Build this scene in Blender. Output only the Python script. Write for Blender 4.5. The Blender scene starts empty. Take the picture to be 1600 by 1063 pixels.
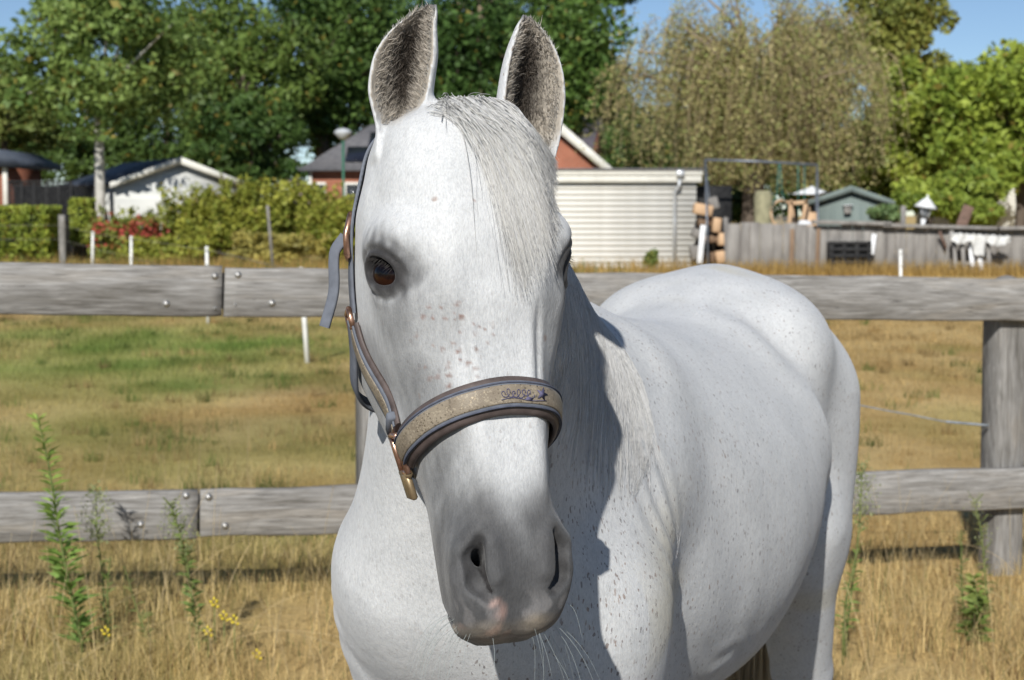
import bpy, math, random
import numpy as np
from mathutils import Vector, Matrix

# ------------------------------------------------------------------ camera, sky, sun, exposure
scene = bpy.context.scene
cam_data = bpy.data.cameras.new('camera'); cam = bpy.data.objects.new('camera', cam_data)
scene.collection.objects.link(cam); scene.camera = cam
F_PX = 2500.0
PITCH = math.atan(196 / F_PX)
cam.location = (0, 0, 1.5); cam.rotation_euler = (math.pi / 2 - PITCH, 0, 0)
cam_data.sensor_width = 36; cam_data.lens = 36 * F_PX / 1600
cam_data.clip_start = 0.05; cam_data.clip_end = 3000
cam_data.dof.use_dof = True; cam_data.dof.focus_distance = 1.62; cam_data.dof.aperture_fstop = 13.0

SUN_AZ, SUN_EL = math.radians(12), math.radians(34)     # sun behind the camera, to its left
world = bpy.data.worlds.new('World'); scene.world = world; world.use_nodes = True
wn = world.node_tree.nodes; wn.clear()
sky = wn.new('ShaderNodeTexSky'); sky.sky_type = 'NISHITA'; sky.sun_disc = False
sky.sun_elevation = SUN_EL; sky.sun_rotation = math.pi + SUN_AZ
sky.air_density = 1.0; sky.dust_density = 0.0; sky.ozone_density = 3.0; sky.altitude = 2500
bg = wn.new('ShaderNodeBackground'); bg.inputs['Strength'].default_value = 0.078
wo = wn.new('ShaderNodeOutputWorld')
world.node_tree.links.new(sky.outputs[0], bg.inputs[0]); world.node_tree.links.new(bg.outputs[0], wo.inputs[0])
sun_data = bpy.data.lights.new('sun', 'SUN'); sun_data.energy = 4.8; sun_data.angle = math.radians(0.53)
sun_data.color = (1.0, 0.97, 0.915)
sun = bpy.data.objects.new('sun', sun_data); scene.collection.objects.link(sun)
sun_dir = Vector((-math.sin(SUN_AZ) * math.cos(SUN_EL), -math.cos(SUN_AZ) * math.cos(SUN_EL), math.sin(SUN_EL)))
sun.rotation_euler = sun_dir.to_track_quat('Z', 'Y').to_euler()
sun.location = (-8, -30, 25)
scene.view_settings.view_transform = 'Standard'; scene.view_settings.look = 'None'
scene.view_settings.exposure = 0.18; scene.view_settings.gamma = 1.0; scene.view_settings.use_curve_mapping = False
scene.cycles.use_denoising = True
scene.cycles.max_bounces = 6; scene.cycles.diffuse_bounces = 3; scene.cycles.transparent_max_bounces = 4

# ------------------------------------------------------------------ helpers
RNG = np.random.default_rng(7); random.seed(7)
COL = scene.collection
def at(x, y, Y):
    """world point on the line of sight of photo pixel (x, y) at world depth Y (for measuring the place)"""
    c, s = math.cos(PITCH), math.sin(PITCH)
    d = np.array([(x - 800) / F_PX, c - (y - 531.5) / F_PX * s, -s - (y - 531.5) / F_PX * c])
    return np.array([0, 0, 1.5]) + d * (Y / d[1])
def ground_z(x, y):
    x = np.asarray(x, float); y = np.asarray(y, float)
    near = np.exp(-((y - 5.6) / 2.2)**2)
    return near * (0.055 - 0.035 * np.clip(x, -3, 3)) + 0.02 * np.sin(x * .9 + 1) * np.sin(y * .7) * np.clip((y - 4) / 4, 0, 1)

def mesh_np(name, V, F, mat=None, parent=None, smooth=False, col=None, link=True):
    """V (n,3); F: one (m,k) index array or a list of such arrays"""
    if not isinstance(F, (list, tuple)): F = [F]
    F = [np.asarray(f, np.int32) for f in F if len(f)]
    me = bpy.data.meshes.new(name); V = np.asarray(V, np.float32)
    me.vertices.add(len(V)); me.vertices.foreach_set('co', V.ravel())
    nl = sum(f.size for f in F); npoly = sum(len(f) for f in F)
    me.loops.add(nl); me.loops.foreach_set('vertex_index', np.concatenate([f.ravel() for f in F]))
    me.polygons.add(npoly)
    tot = np.concatenate([np.full(len(f), f.shape[1], np.int32) for f in F])
    me.polygons.foreach_set('loop_start', np.concatenate([[0], np.cumsum(tot)[:-1]]).astype(np.int32))
    me.polygons.foreach_set('loop_total', tot)
    if smooth: me.polygons.foreach_set('use_smooth', np.ones(npoly, bool))
    if col is not None:
        a = me.color_attributes.new('tint', 'FLOAT_COLOR', 'POINT')
        c4 = np.ones((len(V), 4), np.float32); c4[:, :col.shape[1]] = col
        a.data.foreach_set('color', c4.ravel())
    me.update(calc_edges=True); me.validate()
    if mat: me.materials.append(mat)
    if not link: return me
    return link_mesh(name, me, parent)
def link_mesh(name, me, parent=None):
    o = bpy.data.objects.new(name, me); COL.objects.link(o)
    if parent is not None:
        o.parent = parent; o.matrix_parent_inverse = parent.matrix_world.inverted() if False else Matrix.Translation(-Vector(parent.location))
    return o
def tag(o, label=None, cat=None, group=None, kind=None):
    if label: o['label'] = label
    if cat: o['category'] = cat
    if group: o['group'] = group
    if kind: o['kind'] = kind
    return o
def empty(name, loc, label=None, cat=None, group=None):
    o = bpy.data.objects.new(name, None); COL.objects.link(o); o.location = Vector([float(v) for v in loc])
    o.empty_display_size = .1
    return tag(o, label, cat, group)

class MB:
    """collects simple shapes into one mesh (world coordinates)"""
    def __init__(self): self.V, self.F, self.n = [], {}, 0
    def put(self, V, faces):
        V = np.asarray(V, float)
        for f in faces: self.F.setdefault(len(f), []).append([i + self.n for i in f])
        self.V.append(V); self.n += len(V)
    def box(self, c, size, R=None, bev=0.0):
        c = np.asarray(c, float); h = np.asarray(size, float) / 2
        if bev > 0:
            b = min(bev, h.min() * .9); pts = []; idx = {}
            for sx in (-1, 1):
                for sy in (-1, 1):
                    for sz in (-1, 1):
                        for ax in range(3):
                            p = np.array([sx, sy, sz]) * h
                            for k in range(3):
                                if k != ax: p[k] -= np.sign(p[k]) * b
                            idx[(sx, sy, sz, ax)] = len(pts); pts.append(p)
            P = np.array(pts); fs = []
            for ax in range(3):
                o = [k for k in range(3) if k != ax]
                for sg in (-1, 1):
                    q = []
                    for a, d in ((-1, -1), (1, -1), (1, 1), (-1, 1)):
                        k = [0, 0, 0]; k[ax] = sg; k[o[0]] = a; k[o[1]] = d; q.append(idx[(*k, ax)])
                    fs.append(q)
            for ax in range(3):                        # edge chamfers along axis ax
                o = [k for k in range(3) if k != ax]
                for a in (-1, 1):
                    for d in (-1, 1):
                        k0 = [0, 0, 0]; k0[o[0]] = a; k0[o[1]] = d; k1 = list(k0); k0[ax] = -1; k1[ax] = 1
                        fs.append([idx[(*k0, o[0])], idx[(*k1, o[0])], idx[(*k1, o[1])], idx[(*k0, o[1])]])
            for sx in (-1, 1):
                for sy in (-1, 1):
                    for sz in (-1, 1): fs.append([idx[(sx, sy, sz, a)] for a in range(3)])
            out = []
            for f in fs:                               # orient outwards
                p = P[f]; nn = np.cross(p[1] - p[0], p[2] - p[0])
                out.append(f if nn @ p.mean(0) > 0 else f[::-1])
            fs = out
        else:
            P = np.array([[x, y, z] for x in (-1, 1) for y in (-1, 1) for z in (-1, 1)]) * h
            fs = [[0, 1, 3, 2], [4, 6, 7, 5], [0, 4, 5, 1], [2, 3, 7, 6], [0, 2, 6, 4], [1, 5, 7, 3]]
        if R is not None: P = P @ np.asarray(R, float).T
        self.put(P + c, fs); return self
    def bar(self, a, b, w, t, up=(0, 0, 1), bev=0.0):
        a = np.asarray(a, float); b = np.asarray(b, float); d = b - a; L = np.linalg.norm(d); x = d / L
        up = np.asarray(up, float); y = np.cross(up, x)
        if np.linalg.norm(y) < 1e-6: y = np.cross((1, 0, 0), x)
        y = y / np.linalg.norm(y); z = np.cross(x, y)
        return self.box((a + b) / 2, (L, t, w), np.stack([x, y, z], 1), bev)      # w along 'up', t sideways
    def tube(self, pts, rad, n=8, cap=True):
        pts = np.asarray(pts, float); rad = np.broadcast_to(np.asarray(rad, float), len(pts))
        T = np.gradient(pts, axis=0); T /= np.linalg.norm(T, axis=1, keepdims=True)
        ref = np.array([0, 0, 1.0]) if abs(T[0, 2]) < .9 else np.array([1.0, 0, 0])
        V = []
        X = np.cross(ref, T[0]); X /= np.linalg.norm(X)
        for p, t, r in zip(pts, T, rad):
            X = X - (X @ t) * t; X /= np.linalg.norm(X); Y = np.cross(t, X)
            a = np.arange(n) * 2 * math.pi / n
            V.append(p + r * (np.cos(a)[:, None] * X + np.sin(a)[:, None] * Y))
        fs = []
        for i in range(len(pts) - 1):
            for j in range(n): fs.append([i*n+j, i*n+(j+1) % n, (i+1)*n+(j+1) % n, (i+1)*n+j])
        if cap: fs.append(list(range(n))[::-1]); fs.append([(len(pts)-1)*n + j for j in range(n)])
        self.put(np.concatenate(V), fs); return self
    def prism(self, poly, d):
        """poly: 3-D outline (planar, n points); d: extrusion vector"""
        P = np.asarray(poly, float); d = np.asarray(d, float); n = len(P)
        c = P.mean(0); nn = np.zeros(3)
        for i in range(n): nn += np.cross(P[i] - c, P[(i + 1) % n] - c)
        if nn @ d > 0: P = P[::-1]
        fs = [list(range(n)), [n + i for i in range(n)][::-1]]
        for i in range(n): j = (i + 1) % n; fs.append([j, i, n + i, n + j])
        self.put(np.concatenate([P, P + d]), fs); return self
    def lathe(self, base, prof, n=12, axis=(0, 0, 1)):
        base = np.asarray(base, float); z = np.asarray(axis, float); z = z / np.linalg.norm(z)
        x = np.cross(z, (0, 1, 0) if abs(z[1]) < .9 else (1, 0, 0)); x /= np.linalg.norm(x); y = np.cross(z, x)
        a = np.arange(n) * 2 * math.pi / n; V = []
        for r, h in prof: V.append(base + z * h + r * (np.cos(a)[:, None] * x + np.sin(a)[:, None] * y))
        fs = []
        for i in range(len(prof) - 1):
            for j in range(n): fs.append([i*n+j, i*n+(j+1) % n, (i+1)*n+(j+1) % n, (i+1)*n+j])
        fs.append(list(range(n))[::-1]); fs.append([(len(prof)-1)*n + j for j in range(n)])
        self.put(np.concatenate(V), fs); return self
    def build(self, name, mat, parent=None, smooth=False):
        return mesh_np(name, np.concatenate(self.V), [np.array(f) for f in self.F.values()], mat, parent, smooth)

# ------------------------------------------------------------------ materials
class NT:
    def __init__(self, name, rough=.7, spec=.3):
        self.m = bpy.data.materials.new(name); self.m.use_nodes = True
        self.t = self.m.node_tree; self.b = self.t.nodes['Principled BSDF']
        self.b.inputs['Roughness'].default_value = rough; self.b.inputs['Specular IOR Level'].default_value = spec
    def n(self, kind, **kw):
        nd = self.t.nodes.new('ShaderNode' + kind)
        for k, v in kw.items():
            if k in nd.inputs: nd.inputs[k].default_value = v
            else: setattr(nd, k, v)
        return nd
    def l(self, a, b): self.t.links.new(a, b)
    def coord(self, kind='Object', scale=(1, 1, 1), rot=(0, 0, 0)):
        c = self.n('TexCoord'); mp = self.n('Mapping'); mp.inputs['Scale'].default_value = scale; mp.inputs['Rotation'].default_value = rot
        self.l(c.outputs[kind], mp.inputs[0]); return mp.outputs[0]
    def noise(self, vec, scale, detail=4, rough=.55, dist=0):
        nd = self.n('TexNoise'); nd.inputs['Scale'].default_value = scale; nd.inputs['Detail'].default_value = detail
        nd.inputs['Roughness'].default_value = rough; nd.inputs['Distortion'].default_value = dist
        self.l(vec, nd.inputs['Vector']); return nd.outputs['Fac']
    def ramp(self, fac, stops):
        r = self.n('ValToRGB'); e = r.color_ramp.elements
        while len(e) < len(stops): e.new(0.5)
        for el, (p, c) in zip(e, stops):
            el.position = p; el.color = (*c, 1) if len(c) == 3 else c
        self.l(fac, r.inputs[0]); return r.outputs[0]
    def mix(self, fac, a, b, mode='MIX'):
        m = self.n('Mix', data_type='RGBA', blend_type=mode)
        for inp, v in ((m.inputs['Factor'], fac), (m.inputs[6], a), (m.inputs[7], b)):
            if hasattr(v, 'is_linked') or isinstance(v, bpy.types.NodeSocket): self.l(v, inp)
            elif isinstance(v, (int, float)): inp.default_value = v
            else: inp.default_value = (*v, 1) if len(v) == 3 else v
        return m.outputs[2]
    def math(self, op, a, b=None):
        m = self.n('Math', operation=op)
        for inp, v in zip(m.inputs, (a, b)):
            if v is None: continue
            if isinstance(v, bpy.types.NodeSocket): self.l(v, inp)
            else: inp.default_value = v
        return m.outputs[0]
    def bump(self, h, strength=.3, dist=.01, normal=None):
        b = self.n('Bump'); b.inputs['Strength'].default_value = strength; b.inputs['Distance'].default_value = dist
        self.l(h, b.inputs['Height'])
        if normal is not None: self.l(normal, b.inputs['Normal'])
        self.l(b.outputs[0], self.b.inputs['Normal']); return b.outputs[0]
    def color(self, c):
        if isinstance(c, bpy.types.NodeSocket): self.l(c, self.b.inputs['Base Color'])
        else: self.b.inputs['Base Color'].default_value = (*c, 1)
    def rnd(self):
        return self.n('ObjectInfo').outputs['Random']
def mat_noise(name, c0, c1, scale=8, rough=.7, spec=.25, bump=.2, bdist=.005, detail=4, metal=0, sc=(1, 1, 1)):
    N = NT(name, rough, spec); v = N.coord('Object', sc); f = N.noise(v, scale, detail)
    N.color(N.ramp(f, [(.3, c0), (.7, c1)])); N.b.inputs['Metallic'].default_value = metal
    if bump: N.bump(f, bump, bdist)
    return N.m
def mat_tint(name, rough=.8, spec=.2, trans=0.0, gain=1.0):
    """colour from the per-vertex tint"""
    N = NT(name, rough, spec); a = N.n('VertexColor', layer_name='tint')
    N.color(a.outputs[0])
    if trans > 0:
        tr = N.n('BsdfTranslucent'); N.l(a.outputs[0], tr.inputs[0]); mx = N.n('MixShader'); mx.inputs[0].default_value = trans
        out = N.t.nodes['Material Output']; N.l(N.b.outputs[0], mx.inputs[1]); N.l(tr.outputs[0], mx.inputs[2]); N.l(mx.outputs[0], out.inputs[0])
    return N.m

def strands(name, roots, paths, r0, r1, mat, parent, col=None, sides=3):
    """paths (n, m, 3): thin tapering strands as three-sided tubes"""
    n, m, _ = paths.shape
    T = np.gradient(paths, axis=1); T /= np.maximum(np.linalg.norm(T, axis=2, keepdims=True), 1e-9)
    ref = RNG.normal(size=(n, 1, 3)); X = np.cross(T, ref); X /= np.maximum(np.linalg.norm(X, axis=2, keepdims=True), 1e-9)
    Y = np.cross(T, X)
    rad = (np.linspace(0, 1, m)**1.5)[None, :, None] * (np.asarray(r1).reshape(-1, 1, 1) - np.asarray(r0).reshape(-1, 1, 1)) + np.asarray(r0).reshape(-1, 1, 1)
    V = np.stack([paths + rad * (math.cos(a) * X + math.sin(a) * Y) for a in (0, 2.094, 4.189)], 2)   # n,m,3,3
    V = V.reshape(-1, 3)
    base = (np.arange(n)[:, None, None] * m + np.arange(m - 1)[None, :, None]) * 3
    j = np.arange(3)[None, None, :]; jn = (j + 1) % 3
    Fq = np.stack([base + j, base + jn, base + 3 + jn, base + 3 + j], -1).reshape(-1, 4)
    c = None if col is None else np.repeat(col, m * 3, axis=0)
    return mesh_np(name, V, Fq, mat, parent, True, c)
def vnoise(P, f, seed=0):
    """cheap smooth pseudo-noise in -1..1"""
    r = np.random.default_rng(seed); out = np.zeros(len(P))
    for _ in range(6):
        k = r.normal(size=3); k *= f / np.linalg.norm(k) * r.uniform(.6, 1.5)
        out += np.sin(P @ k + r.uniform(0, 6.28))
    return out / 3.0
# ------------------------------------------------------------------ horse: implicit sculpture
def nrm(v):
    v = np.asarray(v, float); return v / np.linalg.norm(v)

HP0 = np.array([-0.034, 1.575, 1.607])      # poll
YAW, TAU, ROLL = math.radians(24), math.radians(14), math.radians(0.5)
_h = np.array([math.sin(YAW), -math.cos(YAW), 0.0])
_z = np.array([0, 0, 1.0])
HA = math.cos(TAU) * -_z + math.sin(TAU) * _h        # along head, poll -> muzzle
HN = math.cos(TAU) * _h + math.sin(TAU) * _z         # out of the face
HL = np.cross(_z, _h)                                # towards the horse's left
HL, HA = (HL * math.cos(ROLL) - HA * math.sin(ROLL), HA * math.cos(ROLL) + HL * math.sin(ROLL))
HM = np.stack([HL, HA, HN])                          # world -> (u, s, v)
def H(u, s, v): return HP0 + u * HL + s * HA + v * HN
def to_head(P): return (P - HP0) @ HM.T

# horizontal body frame: forward towards camera and left
BY = math.radians(20.8)
BF = np.array([-math.sin(BY), -math.cos(BY), 0.0]); BL = np.array([math.cos(BY), -math.sin(BY), 0.0])
BO = np.array([-0.058, 1.90, 0.0])                    # under the point of chest
def B(l, t, z): return BO + l * BL - t * BF + np.array([0, 0, z])
BM = np.stack([BL, -BF, _z])

def pchip(x, y, xq):
    x = np.asarray(x, float); y = np.asarray(y, float)
    h = np.diff(x); dl = np.diff(y) / h
    m = np.zeros_like(y); m[0] = dl[0]; m[-1] = dl[-1]
    for i in range(1, len(x) - 1):
        m[i] = 0 if dl[i-1] * dl[i] <= 0 else 2 * dl[i-1] * dl[i] / (dl[i-1] + dl[i])
    m[1:-1] = np.where((dl[:-1] * dl[1:]) > 0, 0.5 * m[1:-1] + 0.25 * (dl[:-1] + dl[1:]), m[1:-1])
    i = np.clip(np.searchsorted(x, xq) - 1, 0, len(x) - 2)
    t = (xq - x[i]) / h[i]; t2 = t * t; t3 = t2 * t
    return (2*t3-3*t2+1)*y[i] + (t3-2*t2+t)*h[i]*m[i] + (-2*t3+3*t2)*y[i+1] + (t3-t2)*h[i]*m[i+1]

class Loft:
    """star-shaped cross sections (u, v) along s; symmetric in u. frame rows give (u, s, v)."""
    def __init__(self, org, M, stations, NT=96, NS=160):
        self.org, self.M = np.asarray(org, float), M
        S = np.array([st[0] for st in stations]); vc = np.array([st[1] for st in stations])
        th = np.linspace(0, math.pi, NT); tab = []
        for s, c, pts in stations:
            pts = np.array(pts, float)
            a = np.arctan2(pts[:, 0], pts[:, 1] - c); r = np.hypot(pts[:, 0], pts[:, 1] - c)
            o = np.argsort(a); a, r = a[o], r[o]
            A = np.concatenate([-a[1:3][::-1], a, 2 * math.pi - a[-3:-1][::-1]])
            Rr = np.concatenate([r[1:3][::-1], r, r[-3:-1][::-1]])
            tab.append(pchip(A, Rr, th))
        tab = np.array(tab)
        self.sg = np.linspace(S[0], S[-1], NS)
        self.tab = np.stack([pchip(S, tab[:, j], self.sg) for j in range(NT)], 1)
        self.vc = pchip(S, vc, self.sg); self.S0, self.S1 = S[0], S[-1]; self.NT, self.NS = NT, NS
    def __call__(self, P):
        q = (P - self.org) @ self.M.T
        s = np.clip(q[:, 1], self.S0, self.S1); ds = q[:, 1] - s
        f = (s - self.S0) / (self.S1 - self.S0) * (self.NS - 1)
        i = np.clip(f.astype(int), 0, self.NS - 2); f = f - i
        c = self.vc[i] * (1 - f) + self.vc[i + 1] * f
        u = np.abs(q[:, 0]); v = q[:, 2] - c
        g = np.arctan2(u, v) / math.pi * (self.NT - 1)
        j = np.clip(g.astype(int), 0, self.NT - 2); g = g - j
        T = self.tab
        R = (T[i, j]*(1-g) + T[i, j+1]*g) * (1-f) + (T[i+1, j]*(1-g) + T[i+1, j+1]*g) * f
        d = np.hypot(u, v) - R
        return np.where(ds == 0, d * 0.85, np.sqrt(np.maximum(d, 0)**2 + ds**2) + np.minimum(d, 0) * 0.3 * 0)

def smin(a, b, k):
    h = np.clip(0.5 + 0.5 * (b - a) / k, 0, 1)
    return b + (a - b) * h - k * h * (1 - h)
def smax(a, b, k): return -smin(-a, -b, k)

def ell(c, r, M=None):
    c = np.asarray(c, float); r = np.asarray(r, float)
    def f(P):
        q = P - c
        if M is not None: q = q @ M.T
        k0 = np.linalg.norm(q / r, axis=1); k1 = np.linalg.norm(q / (r * r), axis=1)
        return k0 * (k0 - 1) / np.maximum(k1, 1e-9)
    return f, c, float(r.max())
def cone(a, b, ra, rb, flat=None, M=None):
    """round cone as capsule with lerped radius; flat squashes along one axis"""
    a = np.asarray(a, float); b = np.asarray(b, float); ab = b - a; L2 = ab @ ab
    def f(P):
        t = np.clip(((P - a) @ ab) / L2, 0, 1)
        q = P - a - t[:, None] * ab
        if flat is not None:
            ax, k = flat; q = q + ((q @ ax) * (1 / k - 1))[:, None] * ax
            return (np.linalg.norm(q, axis=1) - (ra + (rb - ra) * t)) * min(1, k)
        return np.linalg.norm(q, axis=1) - (ra + (rb - ra) * t)
    kk = 1 if flat is None else max(1, flat[1])
    return f, (a + b) / 2, math.sqrt(L2) / 2 + max(ra, rb) * kk

OPS = []      # (op, f, centre, radius, k)
def add(prim, k=0.03, op='u'):
    f, c, r = prim; OPS.append((op, f, np.asarray(c, float), r, k))
def sdf(P, ops=None):
    P = np.asarray(P, float)
    d = np.full(len(P), 10.0)
    for op, f, c, r, k in (OPS if ops is None else ops):
        e = f(P)
        if op == 'u': d = smin(d, e, k)
        elif op == 's': d = smax(d, -e, k)
        elif op == 'd': d = d - e          # displacement field
    return d
def grad(P, h=0.0015, ops=None):
    g = np.zeros_like(P)
    for a in range(3):
        e = np.zeros(3); e[a] = h
        g[:, a] = sdf(P + e, ops) - sdf(P - e, ops)
    return g / np.maximum(np.linalg.norm(g, axis=1, keepdims=True), 1e-9)
def project(P, off=0.0, n=6, ops=None):
    P = np.array(P, float)
    for _ in range(n):
        P = P - grad(P, ops=ops) * (sdf(P, ops) - off)[:, None] * 0.9
    return P

def surface_nets(gx, gy, gz, nb=16):
    G = [gx, gy, gz]
    ncell = [((len(g) - 1) // nb) * nb for g in G]
    nblk = [n // nb for n in ncell]
    bi = np.stack(np.meshgrid(*[np.arange(n) for n in nblk], indexing='ij'), -1).reshape(-1, 3)
    lo = np.stack([G[a][bi[:, a] * nb] for a in range(3)], 1); hi = np.stack([G[a][bi[:, a] * nb + nb] for a in range(3)], 1)
    cen = (lo + hi) / 2; rad = np.linalg.norm(hi - lo, axis=1) / 2
    dc = np.concatenate([sdf(cen[i:i+20000]) for i in range(0, len(cen), 20000)])
    keep = np.abs(dc) < rad * 2.4 + 0.01
    NY, NZ = ncell[1] + 1, ncell[2] + 1
    keys, pos, faces = [], [], []
    r17 = np.arange(nb + 1)
    off = np.array([[i, j, k] for i in (0, 1) for j in (0, 1) for k in (0, 1)])
    edges = [(a, b) for a in range(8) for b in range(a + 1, 8) if np.abs(off[a] - off[b]).sum() == 1]
    for b in np.nonzero(keep)[0]:
        ix = [bi[b, a] * nb + r17 for a in range(3)]
        X = np.stack(np.meshgrid(*[G[a][ix[a]] for a in range(3)], indexing='ij'), -1).reshape(-1, 3)
        ops = [o for o in OPS if np.linalg.norm(o[2] - cen[b]) < o[3] + rad[b] + 2 * o[4] + 0.03]
        if not ops: continue
        V = sdf(X, ops).reshape(nb + 1, nb + 1, nb + 1)
        s = V < 0
        if s.all() or not s.any(): continue
        cs = [s[o[0]:nb+o[0], o[1]:nb+o[1], o[2]:nb+o[2]] for o in off]
        cnt = sum(c.astype(np.int8) for c in cs)
        act = np.nonzero((cnt > 0) & (cnt < 8))
        A = np.stack(act, 1)
        Xg = X.reshape(nb + 1, nb + 1, nb + 1, 3)
        acc = np.zeros((len(A), 3)); n = np.zeros(len(A))
        for e0, e1 in edges:
            p0 = A + off[e0]; p1 = A + off[e1]
            v0 = V[tuple(p0.T)]; v1 = V[tuple(p1.T)]
            m = (v0 < 0) != (v1 < 0)
            t = np.where(m, v0 / np.where(m, v0 - v1, 1), 0)
            x = Xg[tuple(p0.T)] * (1 - t)[:, None] + Xg[tuple(p1.T)] * t[:, None]
            acc += np.where(m[:, None], x, 0); n += m
        g = A + bi[b] * nb
        keys.append((g[:, 0] * NY + g[:, 1]) * NZ + g[:, 2]); pos.append(acc / n[:, None])
        for a in range(3):
            sl0 = [slice(0, nb)] * 3; sl1 = [slice(0, nb)] * 3; sl1[a] = slice(1, nb + 1)
            ch = s[tuple(sl0)] != s[tuple(sl1)]
            I = np.stack(np.nonzero(ch), 1)
            if not len(I): continue
            inside = s[tuple(sl0)][tuple(I.T)]
            g = I + bi[b] * nb
            u, w = [(1, 2), (2, 0), (0, 1)][a]
            eu = np.zeros(3, int); eu[u] = 1; ew = np.zeros(3, int); ew[w] = 1
            q = [g, g - eu, g - eu - ew, g - ew]
            kq = np.stack([(x[:, 0] * NY + x[:, 1]) * NZ + x[:, 2] for x in q], 1)
            kq[~inside] = kq[~inside][:, ::-1]
            faces.append(kq)
    keys = np.concatenate(keys); pos = np.concatenate(pos); faces = np.concatenate(faces)
    o = np.argsort(keys); keys, pos = keys[o], pos[o]
    fi = np.clip(np.searchsorted(keys, faces), 0, len(keys) - 1)
    ok = (keys[fi] == faces).all(1)
    return pos, fi[ok]

# ---- body: barrel loft along the spine (t from the chest backwards), sections in (lateral, height)
ZC = 0.0
def sec(top, bot, w, wz, flat=1.0, cut=0.8):
    """half section: top height, bottom height, max half width at height wz"""
    return (wz, [(0, top), (w*0.42*flat, top - (top-wz)*0.10), (w*0.80, top - (top-wz)*0.42), (w, wz),
                 (w*0.90, wz - (wz-bot)*0.45), (w*0.55, wz - (wz-bot)*0.86), (0, bot)])
def st(t, top, bot, w, wz, flat=1.0):
    c, pts = sec(top, bot, w, wz, flat); return (t, c, pts)
barrel = Loft(BO, np.stack([BL, -BF, _z]), [
    st(0.00, 1.06, 0.96, 0.05, 1.02),
    st(0.04, 1.13, 0.90, 0.10, 1.03),
    st(0.12, 1.20, 0.82, 0.145, 1.03),
    st(0.28, 1.32, 0.77, 0.172, 1.04, .7),
    st(0.42, 1.37, 0.735, 0.205, 1.03, 0.6),
    st(0.60, 1.345, 0.715, 0.245, 1.02, 0.9),
    st(0.80, 1.325, 0.705, 0.27, 1.01, 1.0),
    st(0.98, 1.345, 0.735, 0.265, 1.03, 1.0),
    st(1.14, 1.39, 0.80, 0.24, 1.10, 1.0),
    st(1.28, 1.405, 0.84, 0.23, 1.12, 1.0),
    st(1.42, 1.365, 0.86, 0.21, 1.11, 1.0),
    st(1.54, 1.30, 0.90, 0.16, 1.10, 1.0),
    st(1.62, 1.22, 0.98, 0.08, 1.10, 1.0)])
OPS.append(('u', barrel, B(0, .85, 1.05), 1.0, 0.02))
for sg in (-1, 1):
    # shoulder blade and point of shoulder
    add(cone(B(sg*.06, .38, 1.25), B(sg*.10, .13, 1.02), .062, .078), .13)
    add(cone(B(sg*.07, .05, 1.06), B(sg*.085, .10, .90), .075, .075), .10)       # breast muscle
    add(cone(B(sg*.092, .13, .98), B(sg*.095, .27, .78), .085, .07), .11)         # upper arm
    add(cone(B(sg*.10, .24, .80), B(sg*.11, .20, .45), .068, .046), .06)        # forearm
    add(cone(B(sg*.11, .20, .45), B(sg*.11, .22, .12), .040, .032), .03)
    add(cone(B(sg*.11, .22, .12), B(sg*.11, .19, .03), .035, .052), .03)
    # haunch
    add(ell(B(sg*.13, 1.20, 1.26), (.09, .12, .085)), .09)                        # point of hip
    add(cone(B(sg*.118, 1.36, 1.14), B(sg*.142, 1.34, .90), .137, .113), .09)     # thigh
    add(cone(B(sg*.155, 1.24, .90), B(sg*.15, 1.42, .58), .095, .058), .07)        # stifle and gaskin
    add(cone(B(sg*.145, 1.44, .58), B(sg*.145, 1.50, .48), .05, .045), .04)
    add(cone(B(sg*.145, 1.50, .48), B(sg*.145, 1.46, .12), .042, .036), .03)
    add(cone(B(sg*.145, 1.46, .12), B(sg*.145, 1.43, .03), .038, .054), .03)
# neck: flattened chain from the poll to withers and breast
NLAT = nrm((.99, -.1, 0))
neck = [(H(0, .05, -.12), .080, .70), (np.array([-0.050, 1.80, 1.45]), .105, .62), (np.array([-0.012, 1.95, 1.33]), .145, .60),
        (np.array([0.025, 2.08, 1.20]), .18, .70), (B(0, .26, 1.10), .17, .85)]
for (a, ra, ka), (b, rb, kb) in zip(neck[:-1], neck[1:]):
    add(cone(a, b, ra, rb, (NLAT, ka)), .07)
add(cone((-.055, 1.80, 1.34), (-.085, 1.92, 1.08), .082, .115), .11)              # windpipe and base of the neck
NHEAD = len(OPS)
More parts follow.
